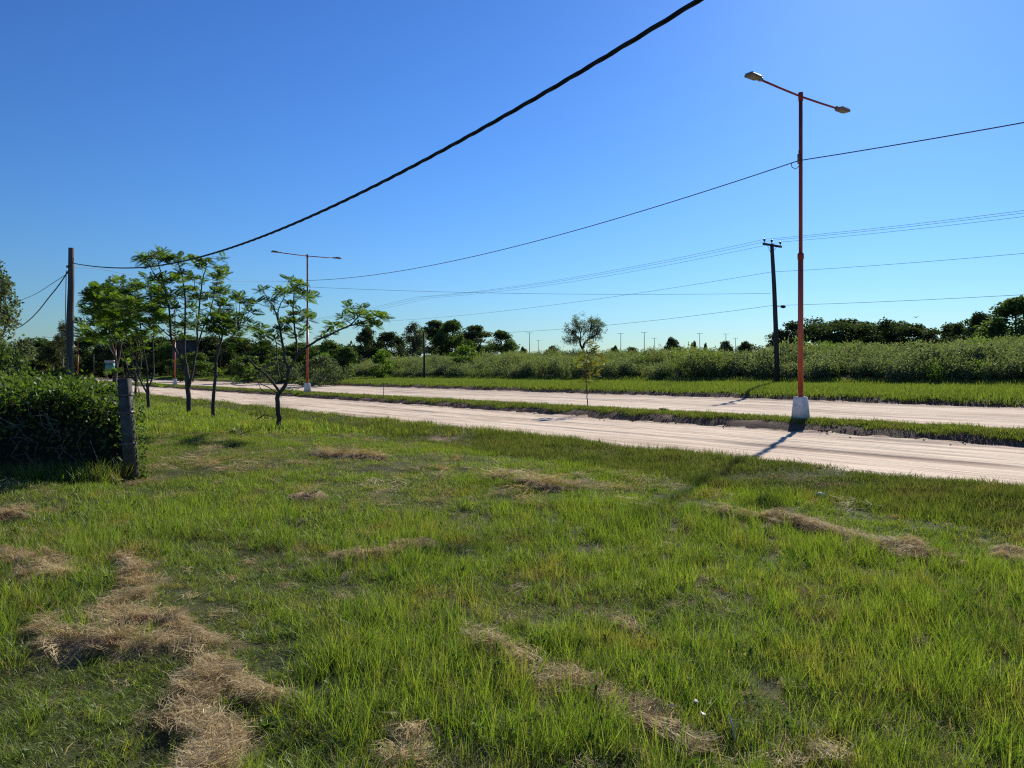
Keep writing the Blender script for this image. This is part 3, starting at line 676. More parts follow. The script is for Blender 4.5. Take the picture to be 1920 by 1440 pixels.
# tarred pole with crossarm on the far verge
YU = 48.5
ub = P3(1458, 717, YU)
upole = empty('utility_pole', (ub.x, ub.y, zf(ub.x, ub.y)), label='dark wooden utility pole with crossarm at the weedy edge behind the near street lamp', cat='utility pole', group='line poles beyond the far road')
ut = P3(1447, 457, YU) - upole.location
MB().tube([(0, 0, -.3), ut * .35 + Vector((.03, 0, 0)), ut * .7 + Vector((.04, 0, 0)), ut], [.16, .15, .135, .115], 12).build('shaft', M['wood_dark'], upole, smooth=True)
nv = Vector((NX, NY, 0)); up = Vector((0, 0, 1))
cz = ut - up * .12
MB().box(cz + Vector((0, -.12, 0)), (1.95, .10, .13), Matrix.Rotation(ax, 3, 'Z')).build('crossarm', M['wood_dark'], upole)
ins_pts = []
for q in (-.85, 0, .85):
    b = cz + nv * q + (up * .07 if q else up * .12) + Vector((0, -.12 if q else 0, 0))
    iz = MB().tube([b, b + up * .12], .02, 6).tube([b + up * .10, b + up * .13, b + up * .18, b + up * .24, b + up * .26], [.05, .075, .06, .07, .03], 10).build('insulator', M['ceramic'], upole, smooth=True)
    ins_pts.append(upole.location + b + up * .22)
for q in (-.55, .45):
    MB().tube([cz + nv * q - up * .05 + Vector((0, -.15, 0)), cz - up * (.75 if q < 0 else .45) + Vector((0, -.13, 0))], .014, 5).build('brace', M['steel'], upole)
lp = P3(1468, 575, YU) - upole.location
MB().tube([Vector((ut.x * .5, 0, lp.z)), lp - Vector((.12, 0, 0))], .02, 6).build('bracket', M['steel'], upole)
MB().tube([lp - Vector((.16, 0, 0)), lp - Vector((.08, 0, 0)), lp + Vector((.04, 0, 0)), lp + Vector((.16, 0, -.02))], [.03, .09, .11, .06], 10).build('lamp_head', M['rubber'], upole, smooth=True)
# short post in the weeds left of centre
sp_ = P3(795, 703, 83)
spost = empty('utility_pole', (sp_.x, sp_.y, zf(sp_.x, sp_.y)), label='thin short post standing in the weeds before the dark tree clump', cat='utility pole', group='line poles beyond the far road')
hh = P3(795, 624, 83).z - spost.location.z
MB().tube([(0, 0, -.3), (.03, 0, hh * .5), (-.03, 0, hh)], [.13, .115, .09], 10).build('shaft', M['wood_dark'], spost, smooth=True)
MB().tube([(-.02, 0, hh - .18), (-.02, 0, hh - .1)], .12, 10).build('strap', M['steel'], spost)

# ------------------------------------------------------------------ cables
def sagline(a, b, sag, n=28):
    return [a.lerp(b, k / n) - up * (4 * sag * (k / n) * (1 - k / n)) for k in range(n + 1)]
def cable(name, pts, r, mat, label, group=None, n=6, cat='wire'):
    o = MB().tube(pts, r, n).build(name, mat, smooth=True); return tag(o, label, cat, group)
# thick twisted bundle in the foreground: a parabola over the line t = 3.9
CP = [(1312, 0), (1240, 42), (1120, 116), (1080, 141), (960, 210), (840, 278), (800, 300), (680, 358), (560, 416), (460, 456), (400, 475), (340, 490), (260, 502), (220, 503), (180, 497), (143, 487)]
cs_, cz_ = [], []
for px, py in CP:
    y = 3.9 / (NX * (px - CX) / F + NY); cz_.append(EYE + (HY - py) / F * y); cs_.append(TS((px - CX) / F * y, y)[1])
CF = np.polyfit(cs_, cz_, 4); CD = np.polyder(CF); s0_ = cs_[0]
pts = []
for k in range(321):
    s = -9 + (32.6 + 9) * k / 320; x, y = ST(s, 3.9)
    z = np.polyval(CF, s) if s > s0_ else np.polyval(CF, s0_) + np.polyval(CD, s0_) * (s - s0_) + .006 * (s - s0_) ** 2
    pts.append(Vector((x, y, z)))
hook = wpole.location + Vector((.20, -.16, zt - .62)); d0 = hook - pts[-1]
pts = [p + d0 * max(0, (k - 240) / 80) ** 2 for k, p in enumerate(pts)]
bundle = empty('power_cable', pts[0], label='thick black twisted cable sweeping overhead from top right to the wooden pole', cat='cable')
for ph_ in range(3):
    st = []
    for k, p in enumerate(pts):
        a = k * .95 + ph_ * 2.094; st.append(p + Vector((NX, NY, 0)) * (.0090 * math.cos(a)) + up * (.0090 * math.sin(a)) - bundle.location)
    MB().tube(st, .0102, 6).build('strand', M['rubber'], bundle, smooth=True)
# on from the wooden pole towards the tall tree at the left edge
a = P3(128, 508, 30.0); seq = [a, P3(110, 535, 32.5), P3(90, 560, 35.8), P3(70, 585, 40), P3(50, 604, 45), P3(33, 614, 51), P3(12, 612, 58)]
def smoothline(P, n=8):
    o_ = []
    for i in range(len(P) - 1):
        p0, p1, p2, p3 = P[max(i - 1, 0)], P[i], P[i + 1], P[min(i + 2, len(P) - 1)]
        for k in range(n):
            u = k / n; o_.append(.5 * ((2 * p1) + (p2 - p0) * u + (2 * p0 - 5 * p1 + 4 * p2 - p3) * u * u + (3 * p1 - p0 - 3 * p2 + p3) * u ** 3))
    o_.append(P[-1]); return o_
cable('power_cable', smoothline(seq), .026, M['rubber'], 'thick black cable sagging from the wooden pole to the left edge tree', cat='cable')
cable('wire', smoothline([P3(128, 512, 30), P3(100, 530, 34), P3(65, 552, 41), P3(25, 568, 53)]), .012, M['wire'], 'thin wire above the thick sagging cable left of the wooden pole')
cable('wire', smoothline([P3(137, 501, 30), P3(190, 505, 33), P3(260, 516, 38), P3(430, 527, 48), P3(568, 527, 56)]), .010, M['wire'], 'thin wire from the wooden pole behind the young trees to a street lamp')
# lamp to lamp
a1, a2, a3 = lamp_at(0, 8.2) - nv * .12, lamp_at(1, 8.4) - nv * .1, lamp_at(-1, 8.2) - nv * .12
cable('wire', sagline(a3, a1, .85), .016, M['wire'], 'dark wire running off to the upper right edge from the near street lamp')
cable('wire', sagline(a1, a2, .85, 40), .016, M['wire'], 'dark wire hanging between the two nearest street lamps')
cl = empty('cable_clamp', lamp_at(0, 8.1), label='small dark cable clamp hanging on the near street lamp where the wire passes', cat='clamp')
cl.location = a1 + Vector((0, 0, 0))
MB().box((0, 0, .06), (.05, .05, .3)).tube([(0, 0, .25), (.06, 0, .5)], .012, 5).build('bracket', M['fixture'], cl)
MB().tube([(-.22, 0, -.08), (-.2, 0, -.2), (-.08, 0, -.26), (.02, 0, -.16)], .012, 6).build('wire_tail', M['rubber'], cl)
# three phase lines over the far pole
UD = Vector((UX, UY, 0))
for i, (p, lb) in enumerate(zip(ins_pts, ('left', 'middle', 'right'))):
    a = p - UD * 46; b = p + UD * 44
    a.z = p.z; b.z = p.z - .1
    ordn = {'left': 'lowest', 'middle': 'middle', 'right': 'highest'}[lb]
    cable('wire', sagline(a, p, .75, 20)[:-1] + sagline(p, b, .55, 24) + sagline(b, b + UD * 70, .8, 16)[1:], .009, M['wire'],
          f'thin overhead line resting on the {lb} insulator of the crossarm', 'overhead lines of the crossarm pole')
q = P3(1446, 510, YU)
cable('wire', sagline(q - UD * 46 + up * .0, q, .7, 20)[:-1] + sagline(q, q + UD * 60, .6, 24), .010, M['wire'], 'overhead line crossing the dark pole a little below its crossarm')
q = P3(1447, 573, YU); q2 = spost.location + up * (hh - .12)
cable('wire', sagline(q - UD * 46, q, .55, 20)[:-1] + sagline(q, q2, .55, 24), .011, M['wire'], 'lowest wire passing the small lamp head on the dark pole')
q = P3(1445, 550, YU); q2 = lamp_at(1, P3(585, 538, 56).z)
cable('wire', sagline(q2, q, .25, 24), .010, M['wire'], 'nearly level wire crossing from the second street lamp to the dark pole')

# ------------------------------------------------------------------ concrete post and hedge at the left
pb = Vector((*ph(247, 902), 0)); pb.z = zf(pb.x, pb.y)
post = empty('fence_post', pb, label='leaning grey concrete post at the end of the green hedge', cat='post')
lean = Matrix.Rotation(R(-4.2), 3, 'Y')
MB().box(lean @ Vector((0, 0, .72)), (.155, .14, 1.52), lean, bevel=.012).build('post', M['concrete'], post)
for z in (.52, .98, 1.24):
    MB().box(lean @ Vector((-.01, 0, z)), (.19, .165, .03), lean).build('wire_tie', M['steel'], post)
hedge = empty('hedge', (-9, 12.5, 0), label='dense green creeper hedge filling the left edge beside the concrete post', cat='hedge')
r = np.random.default_rng(44)
def hedge_top(x, y): return 1.05 + .42 * fbm(x * .8, y * .8, 61, 3) + .20 * fbm(x * 3, y * 3, 62, 2) - .16 * sstep(-6.7, -5.9, x)
# solid dark mass of stems inside, leaves over it
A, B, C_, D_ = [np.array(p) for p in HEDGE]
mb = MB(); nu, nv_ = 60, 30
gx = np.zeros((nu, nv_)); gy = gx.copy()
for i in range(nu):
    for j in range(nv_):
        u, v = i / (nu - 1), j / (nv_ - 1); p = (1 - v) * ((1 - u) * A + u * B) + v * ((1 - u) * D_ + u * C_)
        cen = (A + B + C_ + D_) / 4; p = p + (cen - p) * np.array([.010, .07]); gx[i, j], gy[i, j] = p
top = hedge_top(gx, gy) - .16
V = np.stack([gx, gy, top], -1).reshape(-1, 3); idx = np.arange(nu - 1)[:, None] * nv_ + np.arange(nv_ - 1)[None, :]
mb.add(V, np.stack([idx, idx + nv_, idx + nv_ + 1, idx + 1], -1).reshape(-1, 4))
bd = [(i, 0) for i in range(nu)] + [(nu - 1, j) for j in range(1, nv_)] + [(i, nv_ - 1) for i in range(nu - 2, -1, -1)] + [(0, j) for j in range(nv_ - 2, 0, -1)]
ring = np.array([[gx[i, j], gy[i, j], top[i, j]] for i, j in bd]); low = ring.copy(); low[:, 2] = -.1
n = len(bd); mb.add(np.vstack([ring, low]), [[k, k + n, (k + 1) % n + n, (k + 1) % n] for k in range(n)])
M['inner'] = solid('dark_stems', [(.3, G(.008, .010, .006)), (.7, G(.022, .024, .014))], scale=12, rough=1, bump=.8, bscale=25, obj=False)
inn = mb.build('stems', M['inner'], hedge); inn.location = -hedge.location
mb = MB()
for _ in range(46000):                       # top and upper front
    u, v = r.uniform(), r.uniform(); v = v ** 1.3
    p = (1 - v) * ((1 - u) * A + u * B) + v * ((1 - u) * D_ + u * C_)
    if p[0] < -.72 * p[1] - 1.2 and r.uniform() < .8: continue
    z = hedge_top(p[0], p[1]) + r.normal(0, .035) - .03
    if r.uniform() < .06: z += abs(r.normal(0, .13))
    sp2 = .10 * (1 - min(1, v * 14)) 
    mb_leaf(mb, (p[0] + r.normal(0, .03), p[1] + r.normal(0, .03) - abs(r.normal(0, 1)) * sp2, z - abs(r.normal(0, 1.1)) * sp2), r.uniform(.045, .105), r, .5, .6)
for _ in range(6500):                       # front face, thinner downwards, and the end towards the post
    u = r.uniform() ** 1.1; z = 1.25 * r.uniform() ** .38
    face = r.uniform() < .8
    if face: p = (1 - u) * A + u * B + np.array([0, -.02 - .08 * fbm(u * 40, z * 3, 63) * (z > .7) + r.uniform(-.08, .08)])
    else: p = (1 - u) * A + u * D_ + np.array([r.uniform(-.12, .10), 0])
    mb_leaf(mb, (p[0], p[1], z * hedge_top(p[0], p[1]) / 1.25), r.uniform(.04, .095), r, .2, .6)
for _ in range(900):                         # creeper round the post
    z = r.uniform(0, 1.5); a = r.uniform(0, 6.28); q = r.uniform(.08, .16)
    cx_ = pb.x - .06 * z + .07 + q * math.cos(a) * .8
    if abs(math.sin(a)) * q < .07 or math.sin(a) > 0 or r.uniform() < .05: mb_leaf(mb, (cx_, pb.y + abs(q * math.sin(a)) + .05, z * (r.uniform() ** .4)), r.uniform(.03, .07), r, .2, .6)
lv = mb.build('leaves', M['hedge'], hedge); lv.location = -hedge.location
mb = MB()
for _ in range(70):                          # bare runners hanging over the face
    x0 = r.uniform(-11, -6.1); z0 = r.uniform(.3, 1.2); P = [(x0, 11.12 - r.uniform(0, .15), z0)]
    for k in range(4): P.append((P[-1][0] + r.normal(.05, .09), P[-1][1] + r.normal(0, .02), max(.02, P[-1][2] + r.normal(-.10, .1))))
    mb.tube(P, .004, 4)
tw = mb.build('runners', M['bark_pale'], hedge); tw.location = -hedge.location; tw['kind'] = 'stuff'
# long grass at the hedge foot
fp = [proto('tuft', blades(16, .24, .006, .06, .5, 4, seed=s), M['grass']) for s in range(401, 404)]
n = 700; x = r.uniform(-11.5, -5.6, n); y = 11.2 - .03 * (x + 6) * 0 - r.uniform(0, .7, n) ** 1.5
scatter('long_grass', fp, np.column_stack([x, y]), zfield(x, y), r.integers(0, 3, n), rots(n, .15), scl3(n, 1.0, .35), 'long bright grass growing along the foot of the hedge', 'grass')

# ------------------------------------------------------------------ young trees with feathery fronds
def frond(mb, base, d, L, r, npair=8):
    """pinnate leaf: a drooping axis with leaflet pairs"""
    d = Vector(d).normalized(); side = d.cross(up); side = side.normalized() if side.length > 1e-3 else Vector((1, 0, 0))
    nrm = side.cross(d).normalized(); rv = r.uniform(); c = Vector(base); droop = r.uniform(.05, .3)
    roll = r.normal(0, .5); side2 = (side * math.cos(roll) + nrm * math.sin(roll)).normalized()
    V = []; Fc = []
    for k in range(npair):
        u = (k + 1.2) / (npair + .6); p = c + d * L * u - up * (droop * L * u * u)
        ll = L * .40 * math.sin(math.pi * (u * .75 + .22)); wd_ = L * .12
        fw = (d - up * droop * u)
        for sg in (-1, 1):
            e = (side2 * sg * .85 + fw * .5 - up * .15).normalized(); g = fw.normalized()
            b0 = len(V); V += [tuple(p - g * wd_ * .4), tuple(p + e * ll * .5 + g * wd_ * .75), tuple(p + e * ll), tuple(p + e * ll * .5 - g * wd_ * .35)]
            Fc.append([b0, b0 + 1, b0 + 2, b0 + 3])
    mb.add(V, Fc, rnd=rv)
def rosette(mb, c, L, r, n=11, updir=.45):
    a0 = r.uniform(0, 6.28)
    for k in range(n):
        a = a0 + 2 * math.pi * k / n + r.normal(0, .2); e = r.uniform(-.55, 1.5) * updir * 1.6
        base = Vector(c) - up * r.uniform(0, .22) * L
        frond(mb, base, (math.cos(a), math.sin(a), e), L * r.uniform(.75, 1.15), r)
def pxtree(name, base_px, y0, limbs, tips, L, label, cat='tree', group=None, r0=.09, mat='frond', seed=1, zy=None, fill=0, nf=13, depth=.9, bark='bark'):
    """limbs: polylines in photograph pixels, read as lying at distance y0; each limb gets its own small depth drift"""
    r = np.random.default_rng(seed)
    bx, by = (base_px[0] - CX) / F * y0, y0
    o = empty(name, (bx, by, zf(bx, by) - .02), label=label, cat=cat, group=group)
    mbt = MB(); sk = []
    z0 = EYE + (HY - base_px[1]) / F * y0; dz = zf(bx, by) - z0
    def loc(px, py, dy): return Vector(((px - CX) / F * (y0 + dy) - bx, dy, EYE + (HY - py) / F * (y0 + dy) + dz * max(0, 1 - (base_px[1] - py) / 60) - o.location.z))
    for li, lm in enumerate(limbs):
        rr0, rr1 = lm[0]; dd = lm[1] if isinstance(lm[1], (int, float)) else 0; P = lm[2] if isinstance(lm[1], (int, float)) else lm[1]
        Q = [loc(px, py, dd * depth * k / max(1, len(P) - 1)) for k, (px, py) in enumerate(P)]
        Q = smoothline(Q, 4) if len(Q) > 2 else Q
        Q = [q + Vector(r.normal(0, .008, 3)) for q in Q]
        mbt.tube(Q, list(np.linspace(rr0 * .82, rr1 * .8, len(Q))), 7); sk += Q[len(Q) // 3:]
    mbc = MB()
    skv = [s for s in sk if s.z > .5]
    for (px, py) in tips:
        p = loc(px, py, 0)
        # put the tip at a depth near the limb it grows from and join it with a twig
        nb = min(skv, key=lambda s: (s.x - p.x) ** 2 + (s.z - p.z) ** 2 + (.3 if s.z > p.z + .1 else 0))
        p.y = nb.y + r.uniform(-depth, depth) * .7; p.x = (px - CX) / F * (y0 + p.y) - bx
        if (nb - p).length > .12:
            m_ = (nb + p) / 2 + Vector((0, 0, -.06)); mbt.tube([nb, m_, p], [.014, .010, .006], 5)
        rosette(mbc, p, L * r.uniform(.8, 1.15), r, nf)
    for _ in range(fill):
        nb = skv[r.integers(0, len(skv))]; a = Vector((r.normal(), r.normal(), abs(r.normal()) * .6)).normalized() * r.uniform(.2, .7)
        mbt.tube([nb, nb + a], [.008, .005], 4); rosette(mbc, nb + a, L * r.uniform(.6, .9), r, 7)
    mbt.build('trunk', M[bark], o, smooth=True)
    mbc.build('crown', M[mat], o)
    return o
TG = 'row of young trees along the near side of the road'
Z3 = lambda L_: [(400 + a / 4.8, 440 + b / 4.8) for a, b in L_]
Z2 = lambda L_: [(220 + a / 4.8, 440 + b / 4.8) for a, b in L_]
Z1 = lambda L_: [(a / 4.8, 440 + b / 4.8) for a, b in L_]
pxtree('young_tree', (525, 803), 21.9, [
    ((.095, .075), [(525, 803), (522, 775), (520, 748), (524, 738)]),
    ((.070, .020), -.4, [(524, 738)] + Z3([(660, 1330), (680, 1220), (650, 1140), (620, 960), (590, 800), (560, 700), (540, 640)])),
    ((.030, .012), -.4, Z3([(590, 800), (580, 700), (600, 640), (640, 560)])),
    ((.050, .014), .5, Z3([(680, 1220), (740, 1100), (745, 960), (720, 700), (725, 560), (730, 450)])),
    ((.055, .016), .2, Z3([(680, 1230), (760, 1080), (840, 1010), (960, 940), (1060, 895), (1220, 820), (1300, 740), (1340, 680)])),
    ((.030, .012), .2, Z3([(1220, 820), (1330, 790), (1440, 750), (1530, 720)])),
    ((.050, .012), -.8, Z3([(600, 1425), (530, 1320), (450, 1240), (370, 1180), (280, 1060), (240, 960), (220, 860)])),
    ((.030, .010), .6, Z3([(600, 1300), (580, 1200), (570, 1080), (560, 960), (480, 860)])),
    ((.022, .008), -.6, Z3([(590, 1430), (500, 1380), (400, 1330), (340, 1300)])),
    ((.022, .008), .5, Z3([(560, 1440), (440, 1400), (400, 1330)])),
    ((.020, .008), .7, Z3([(660, 1200), (740, 1260), (790, 1290)])),
  ], Z3([(440, 500), (380, 600), (300, 620), (240, 560), (330, 700), (200, 600), (600, 470), (680, 400), (740, 380), (790, 430), (640, 540), (520, 580), (820, 540), (690, 620), (740, 470),
         (300, 770), (350, 830), (430, 800), (480, 890), (560, 840), (620, 860), (560, 940), (420, 900), (760, 780), (850, 740), (820, 830), (720, 700), (760, 900), (700, 760),
         (1040, 850), (1090, 790), (1230, 650), (1290, 720), (1340, 640), (1400, 760), (1490, 720), (1540, 740), (1320, 800), (1450, 820), (1180, 720), (990, 910), (1380, 690),
         (200, 1000), (260, 960), (420, 1010), (640, 800), (780, 660)]), .32,
  'low spreading young tree with one long branch reaching right, nearest the road edge', group=TG, seed=3, fill=14, depth=.8)
pxtree('young_tree', (400, 782), 27.4, [
    ((.085, .06), Z2([(862, 1640), (866, 1430), (885, 1280), (885, 1150)])),
    ((.055, .02), .4, Z2([(885, 1150), (915, 1020), (945, 900), (960, 780), (950, 660)])),
    ((.035, .012), -.6, Z2([(930, 960), (900, 860), (860, 760)])),
    ((.035, .012), .7, Z2([(945, 900), (1000, 830), (1050, 740)])),
    ((.018, .008), -.4, Z2([(890, 1300), (925, 1200), (935, 1000)])),
  ], Z2([(880, 740), (960, 690), (1030, 760), (900, 830), (1000, 830), (940, 640), (850, 790), (1070, 700), (980, 760), (920, 890), (1060, 810), (870, 860), (1020, 890), (940, 780), (1090, 760), (960, 600)]), .44,
  'slim young tree with a small round crown, second from the right in the row', group=TG, seed=4, fill=10, depth=.6)
pxtree('young_tree', (356, 778), 28.8, [
    ((.115, .095), Z2([(645, 1620), (640, 1430), (625, 1260), (620, 1180)])),
    ((.065, .02), -.6, Z2([(620, 1190), (560, 1110), (510, 1010), (480, 900), (470, 700), (430, 500), (385, 320), (360, 230)])),
    ((.060, .018), .2, Z2([(620, 1180), (602, 1080), (608, 900), (612, 620), (595, 420), (555, 270), (545, 200)])),
    ((.060, .016), .8, Z2([(645, 1380), (690, 1150), (718, 980), (720, 830), (745, 600), (760, 450), (795, 300), (800, 220)])),
    ((.040, .012), .5, Z2([(720, 1000), (790, 800), (850, 640), (895, 430), (912, 340)])),
    ((.030, .010), -.8, Z2([(490, 930), (400, 850), (330, 780), (300, 680)])),
    ((.030, .010), -.9, Z2([(440, 540), (380, 420), (300, 300), (250, 230)])),
    ((.026, .010), .9, Z2([(745, 600), (700, 480), (690, 380)])),
  ], Z2([(220, 200), (300, 290), (260, 240), (390, 180), (350, 240), (420, 250), (540, 180), (590, 200), (500, 230), (740, 220), (800, 200), (700, 200), (680, 340), (740, 400), (640, 310), (920, 300), (950, 350), (880, 330),
         (470, 420), (510, 440), (420, 560), (480, 560), (620, 500), (580, 460), (660, 470), (400, 640), (330, 700), (520, 680), (600, 760), (820, 560), (830, 620), (880, 490), (960, 470), (930, 520),
         (700, 830), (540, 900), (650, 620), (560, 540), (320, 560), (780, 520), (440, 760), (380, 780), (740, 760), (560, 820), (910, 420), (480, 640), (640, 700), (700, 560), (340, 420), (530, 340)]), .40,
  'tallest of the young trees, with umbrella like tufts above the black cable', group=TG, seed=5, fill=26, depth=1.2)
def dense_tips(x0, x1, yb, yt, n, seed):
    r = np.random.default_rng(seed); o_ = []
    while len(o_) < n:
        u, v = r.uniform(-1, 1), r.uniform(-1, 1)
        if u * u + v * v < 1 and v > -.85 + .3 * abs(u): o_.append(((x0 + x1) / 2 + u * (x1 - x0) / 2, (yb + yt) / 2 - v * (yb - yt) / 2))
    return o_
pxtree('young_tree', (279, 767), 33.5, [
    ((.10, .07), Z2([(280, 1570), (275, 1440), (270, 1340)])),
    ((.05, .014), -.6, Z2([(275, 1440), (200, 1290), (160, 1120), (100, 960), (60, 820), (20, 640)])),
    ((.05, .014), .2, Z2([(270, 1350), (268, 1200), (230, 980), (200, 760), (190, 560), (170, 460)])),
    ((.05, .014), .8, Z2([(275, 1380), (325, 1260), (325, 1150), (320, 960), (330, 760), (300, 560), (290, 460)])),
    ((.03, .010), .4, Z2([(240, 1560), (190, 1400), (170, 1260), (110, 1080), (40, 960)])),
  ], dense_tips(225, 312, 645, 512, 48, 6), .46, 'bushy young tree with several pale thin stems left of the tallest young tree', group=TG, seed=6, fill=16, depth=1.6)
pxtree('young_tree', (243, 742), 41, [
    ((.09, .06), Z1([(1190, 1450), (1215, 1380), (1225, 1290), (1200, 1200)])),
    ((.05, .014), -.5, Z1([(1225, 1300), (1150, 1200), (1100, 1050), (1060, 900), (1020, 700), (1000, 560)])),
    ((.05, .014), .6, Z1([(1220, 1280), (1270, 1150), (1230, 900), (1180, 700), (1150, 500), (1140, 400)])),
    ((.04, .012), .2, Z1([(1180, 1430), (1130, 1300), (1100, 1150), (1090, 960)])),
  ], dense_tips(188, 262, 655, 508, 46, 8), .52, 'thick leafy young tree behind the hedge, its crown right under the cable', group=TG, seed=8, fill=14, depth=1.8)
pxtree('young_tree', (213, 731), 70, [
    ((.26, .18), Z1([(1025, 1395), (1035, 1280), (1050, 1180)])),
    ((.13, .03), -.5, Z1([(1050, 1190), (1030, 1060), (960, 880), (900, 760), (850, 640), (820, 540)])),
    ((.13, .03), .6, Z1([(1050, 1190), (1080, 1050), (1100, 860), (1060, 680), (1050, 560)])),
    ((.09, .03), 1.6, Z1([(1030, 1100), (940, 950), (860, 880), (780, 800), (740, 700)])),
  ], dense_tips(146, 236, 650, 534, 58, 9), 1.0, 'dark spreading tree with a thick reddish trunk just right of the wooden pole', group=TG, seed=9, fill=14, depth=3.5, nf=12)

# sapling and stake on the median
pxtree('sapling', (1102, 766), 31.9, [
    ((.028, .018), [(1102, 768), (1101, 745), (1099, 715), (1099, 690)]),
    ((.018, .006), .1, [(1099, 690), (1102, 670), (1106, 655), (1108, 642)]),
    ((.012, .005), -.2, [(1099, 700), (1106, 680), (1118, 660)]),
    ((.012, .005), .2, [(1099, 705), (1095, 690), (1092, 675)]),
  ], [(1100, 672), (1106, 662), (1112, 652), (1108, 644), (1122, 662), (1090, 674), (1128, 668), (1096, 690), (1110, 680), (1124, 690), (1086, 690), (1104, 700), (1118, 702), (1098, 714), (1134, 680), (1082, 664), (1114, 716)], .30,
  'thin sapling with yellow green leaves on the median between the roads', cat='sapling', mat='sapling', seed=12, fill=8, depth=.35, nf=6)
x, y = P3(693, 746, 45.5)[:2]; x, y = ST(TS(x, y)[1], 21.3)
stake = MB().tube([(0, 0, -.1), (0, 0, .6), (-.02, 0, .95)], [.022, .02, .014], 6).build('stake', M['wood'], loc=(x, y, zf(x, y)))
tag(stake, 'thin bare stake stuck upright in the median left of the sapling', 'stake')

# ------------------------------------------------------------------ distant trees and shrubs
def crown_mesh(name, mat, W, H, n, ls, seed, clumps=16, flat=.5, dens_edge=1.0, base=.0, umbrella=False, core=True):
    """irregular crown of leaf clumps, W wide and H high, bottom at z = base"""
    r = np.random.default_rng(seed); C = []
    for _ in range(int(clumps * 2.6)):
        a = r.uniform(0, 6.28); q = r.uniform() ** .5; h = r.uniform()
        w_ = math.sin(math.pi * min(1, .25 + .72 * h)) if not umbrella else (.35 + .65 * h)
        C.append((q * W * .40 * w_ * math.cos(a), q * W * .40 * w_ * math.sin(a), base + H * (.08 + .84 * h), W * r.uniform(.07, .17), H * r.uniform(.05, .13)))
    mb = MB(); per = n // len(C)
    for cx_, cy_, cz_, rw, rh in C:
        d = r.normal(size=(per, 3)); d /= np.linalg.norm(d, axis=1)[:, None]; q = r.uniform(size=per) ** .38
        P = np.column_stack([cx_ + d[:, 0] * rw * q, cy_ + d[:, 1] * rw * q, cz_ + d[:, 2] * rh * q])
        e1 = r.normal(size=(per, 3)); e1[:, 2] *= .7; e1 /= np.linalg.norm(e1, axis=1)[:, None]
        e2 = np.cross(e1, r.normal(size=(per, 3))); e2 /= np.linalg.norm(e2, axis=1)[:, None]
        L_ = ls * r.uniform(.6, 1.4, per)[:, None]
        V = np.stack([P, P + e1 * L_ * .5 + e2 * L_ * .3, P + e1 * L_, P + e1 * L_ * .5 - e2 * L_ * .3], 1).reshape(-1, 3)
        mb.add(V, np.arange(per * 4).reshape(-1, 4), rnd=np.repeat(np.clip(r.uniform(.1, .9) + r.normal(0, .2, per), 0, 1), 4))
    return mb.mesh(name, mat), C
def trunk_mesh(H, rad, C, seed, mat, low=.35, base=0):
    r = np.random.default_rng(seed); mb = MB()
    fork = H * low; mb.tube([(0, 0, -.4), (r.normal(0, .03) * H, 0, fork * .5), (0, 0, fork)], [rad * 1.2, rad, rad * .85], 8)
    for c in sorted(C, key=lambda c: -c[3])[:7]:
        mb.tube([(0, 0, fork * .95), (c[0] * .45, c[1] * .45, fork + (c[2] - fork) * .55), (c[0], c[1], c[2])], [rad * .6, rad * .4, rad * .15], 6)
    return mb.mesh('trunk', mat, True)
PROTO = {}
def tree_kind(key, mat, W, H, n, ls, clumps, seed, low=.3, base=.18, umbrella=False, bark='bark', rad=None):
    cm, C = crown_mesh('crown', M[mat], W, H * (1 - base), n, ls, seed, clumps, base=H * base, umbrella=umbrella)
    co = np.zeros(len(cm.vertices) * 3, np.float32); cm.vertices.foreach_get('co', co); co = co.reshape(-1, 3)
    We = float(np.quantile(co[:, 0], .975) - np.quantile(co[:, 0], .025)); He = float(np.quantile(co[:, 2], .995))
    PROTO[key] = (cm, trunk_mesh(H, rad or H * .022, C, seed, M[bark], low), We, He)
tree_kind('dark1', 'tree_dark', 9, 8, 13000, .30, 22, 501, low=.2, base=.0)
tree_kind('dark2', 'tree_dark', 8, 9, 13000, .30, 20, 502, low=.2, base=.0)
tree_kind('green1', 'tree_green', 8, 9, 13000, .30, 22, 503, low=.2, base=.0)
tree_kind('green2', 'tree_green', 9, 8, 12000, .30, 16, 504, low=.25, base=.04)
tree_kind('olive1', 'tree_olive', 8, 8.5, 12000, .30, 18, 505, low=.25, base=.0)
tree_kind('grey1', 'tree_grey', 6, 10, 6500, .26, 20, 506, low=.3, base=.10)
tree_kind('umb1', 'tree_dark', 11, 8, 12000, .30, 18, 507, low=.35, base=.30, umbrella=True)
tree_kind('umb2', 'tree_dark', 10, 9, 12000, .30, 18, 508, low=.35, base=.26, umbrella=True)
tree_kind('gaunt', 'tree_olive', 7, 11, 4200, .28, 14, 509, low=.4, base=.35, bark='bark_pale')
tree_kind('shrub', 'tree_green', 5, 3, 4200, .20, 12, 510, low=.15, base=0)
tree_kind('shrub_bright', 'tree_bright', 5, 3.4, 4200, .20, 10, 511, low=.15, base=0)
tree_kind('shrub_grey', 'tree_grey', 5, 2.6, 4200, .17, 14, 512, low=.15, base=0)
tree_kind('bare', 'tree_olive', 5, 3, 600, .12, 10, 513, low=.15, base=0, bark='bark_pale')
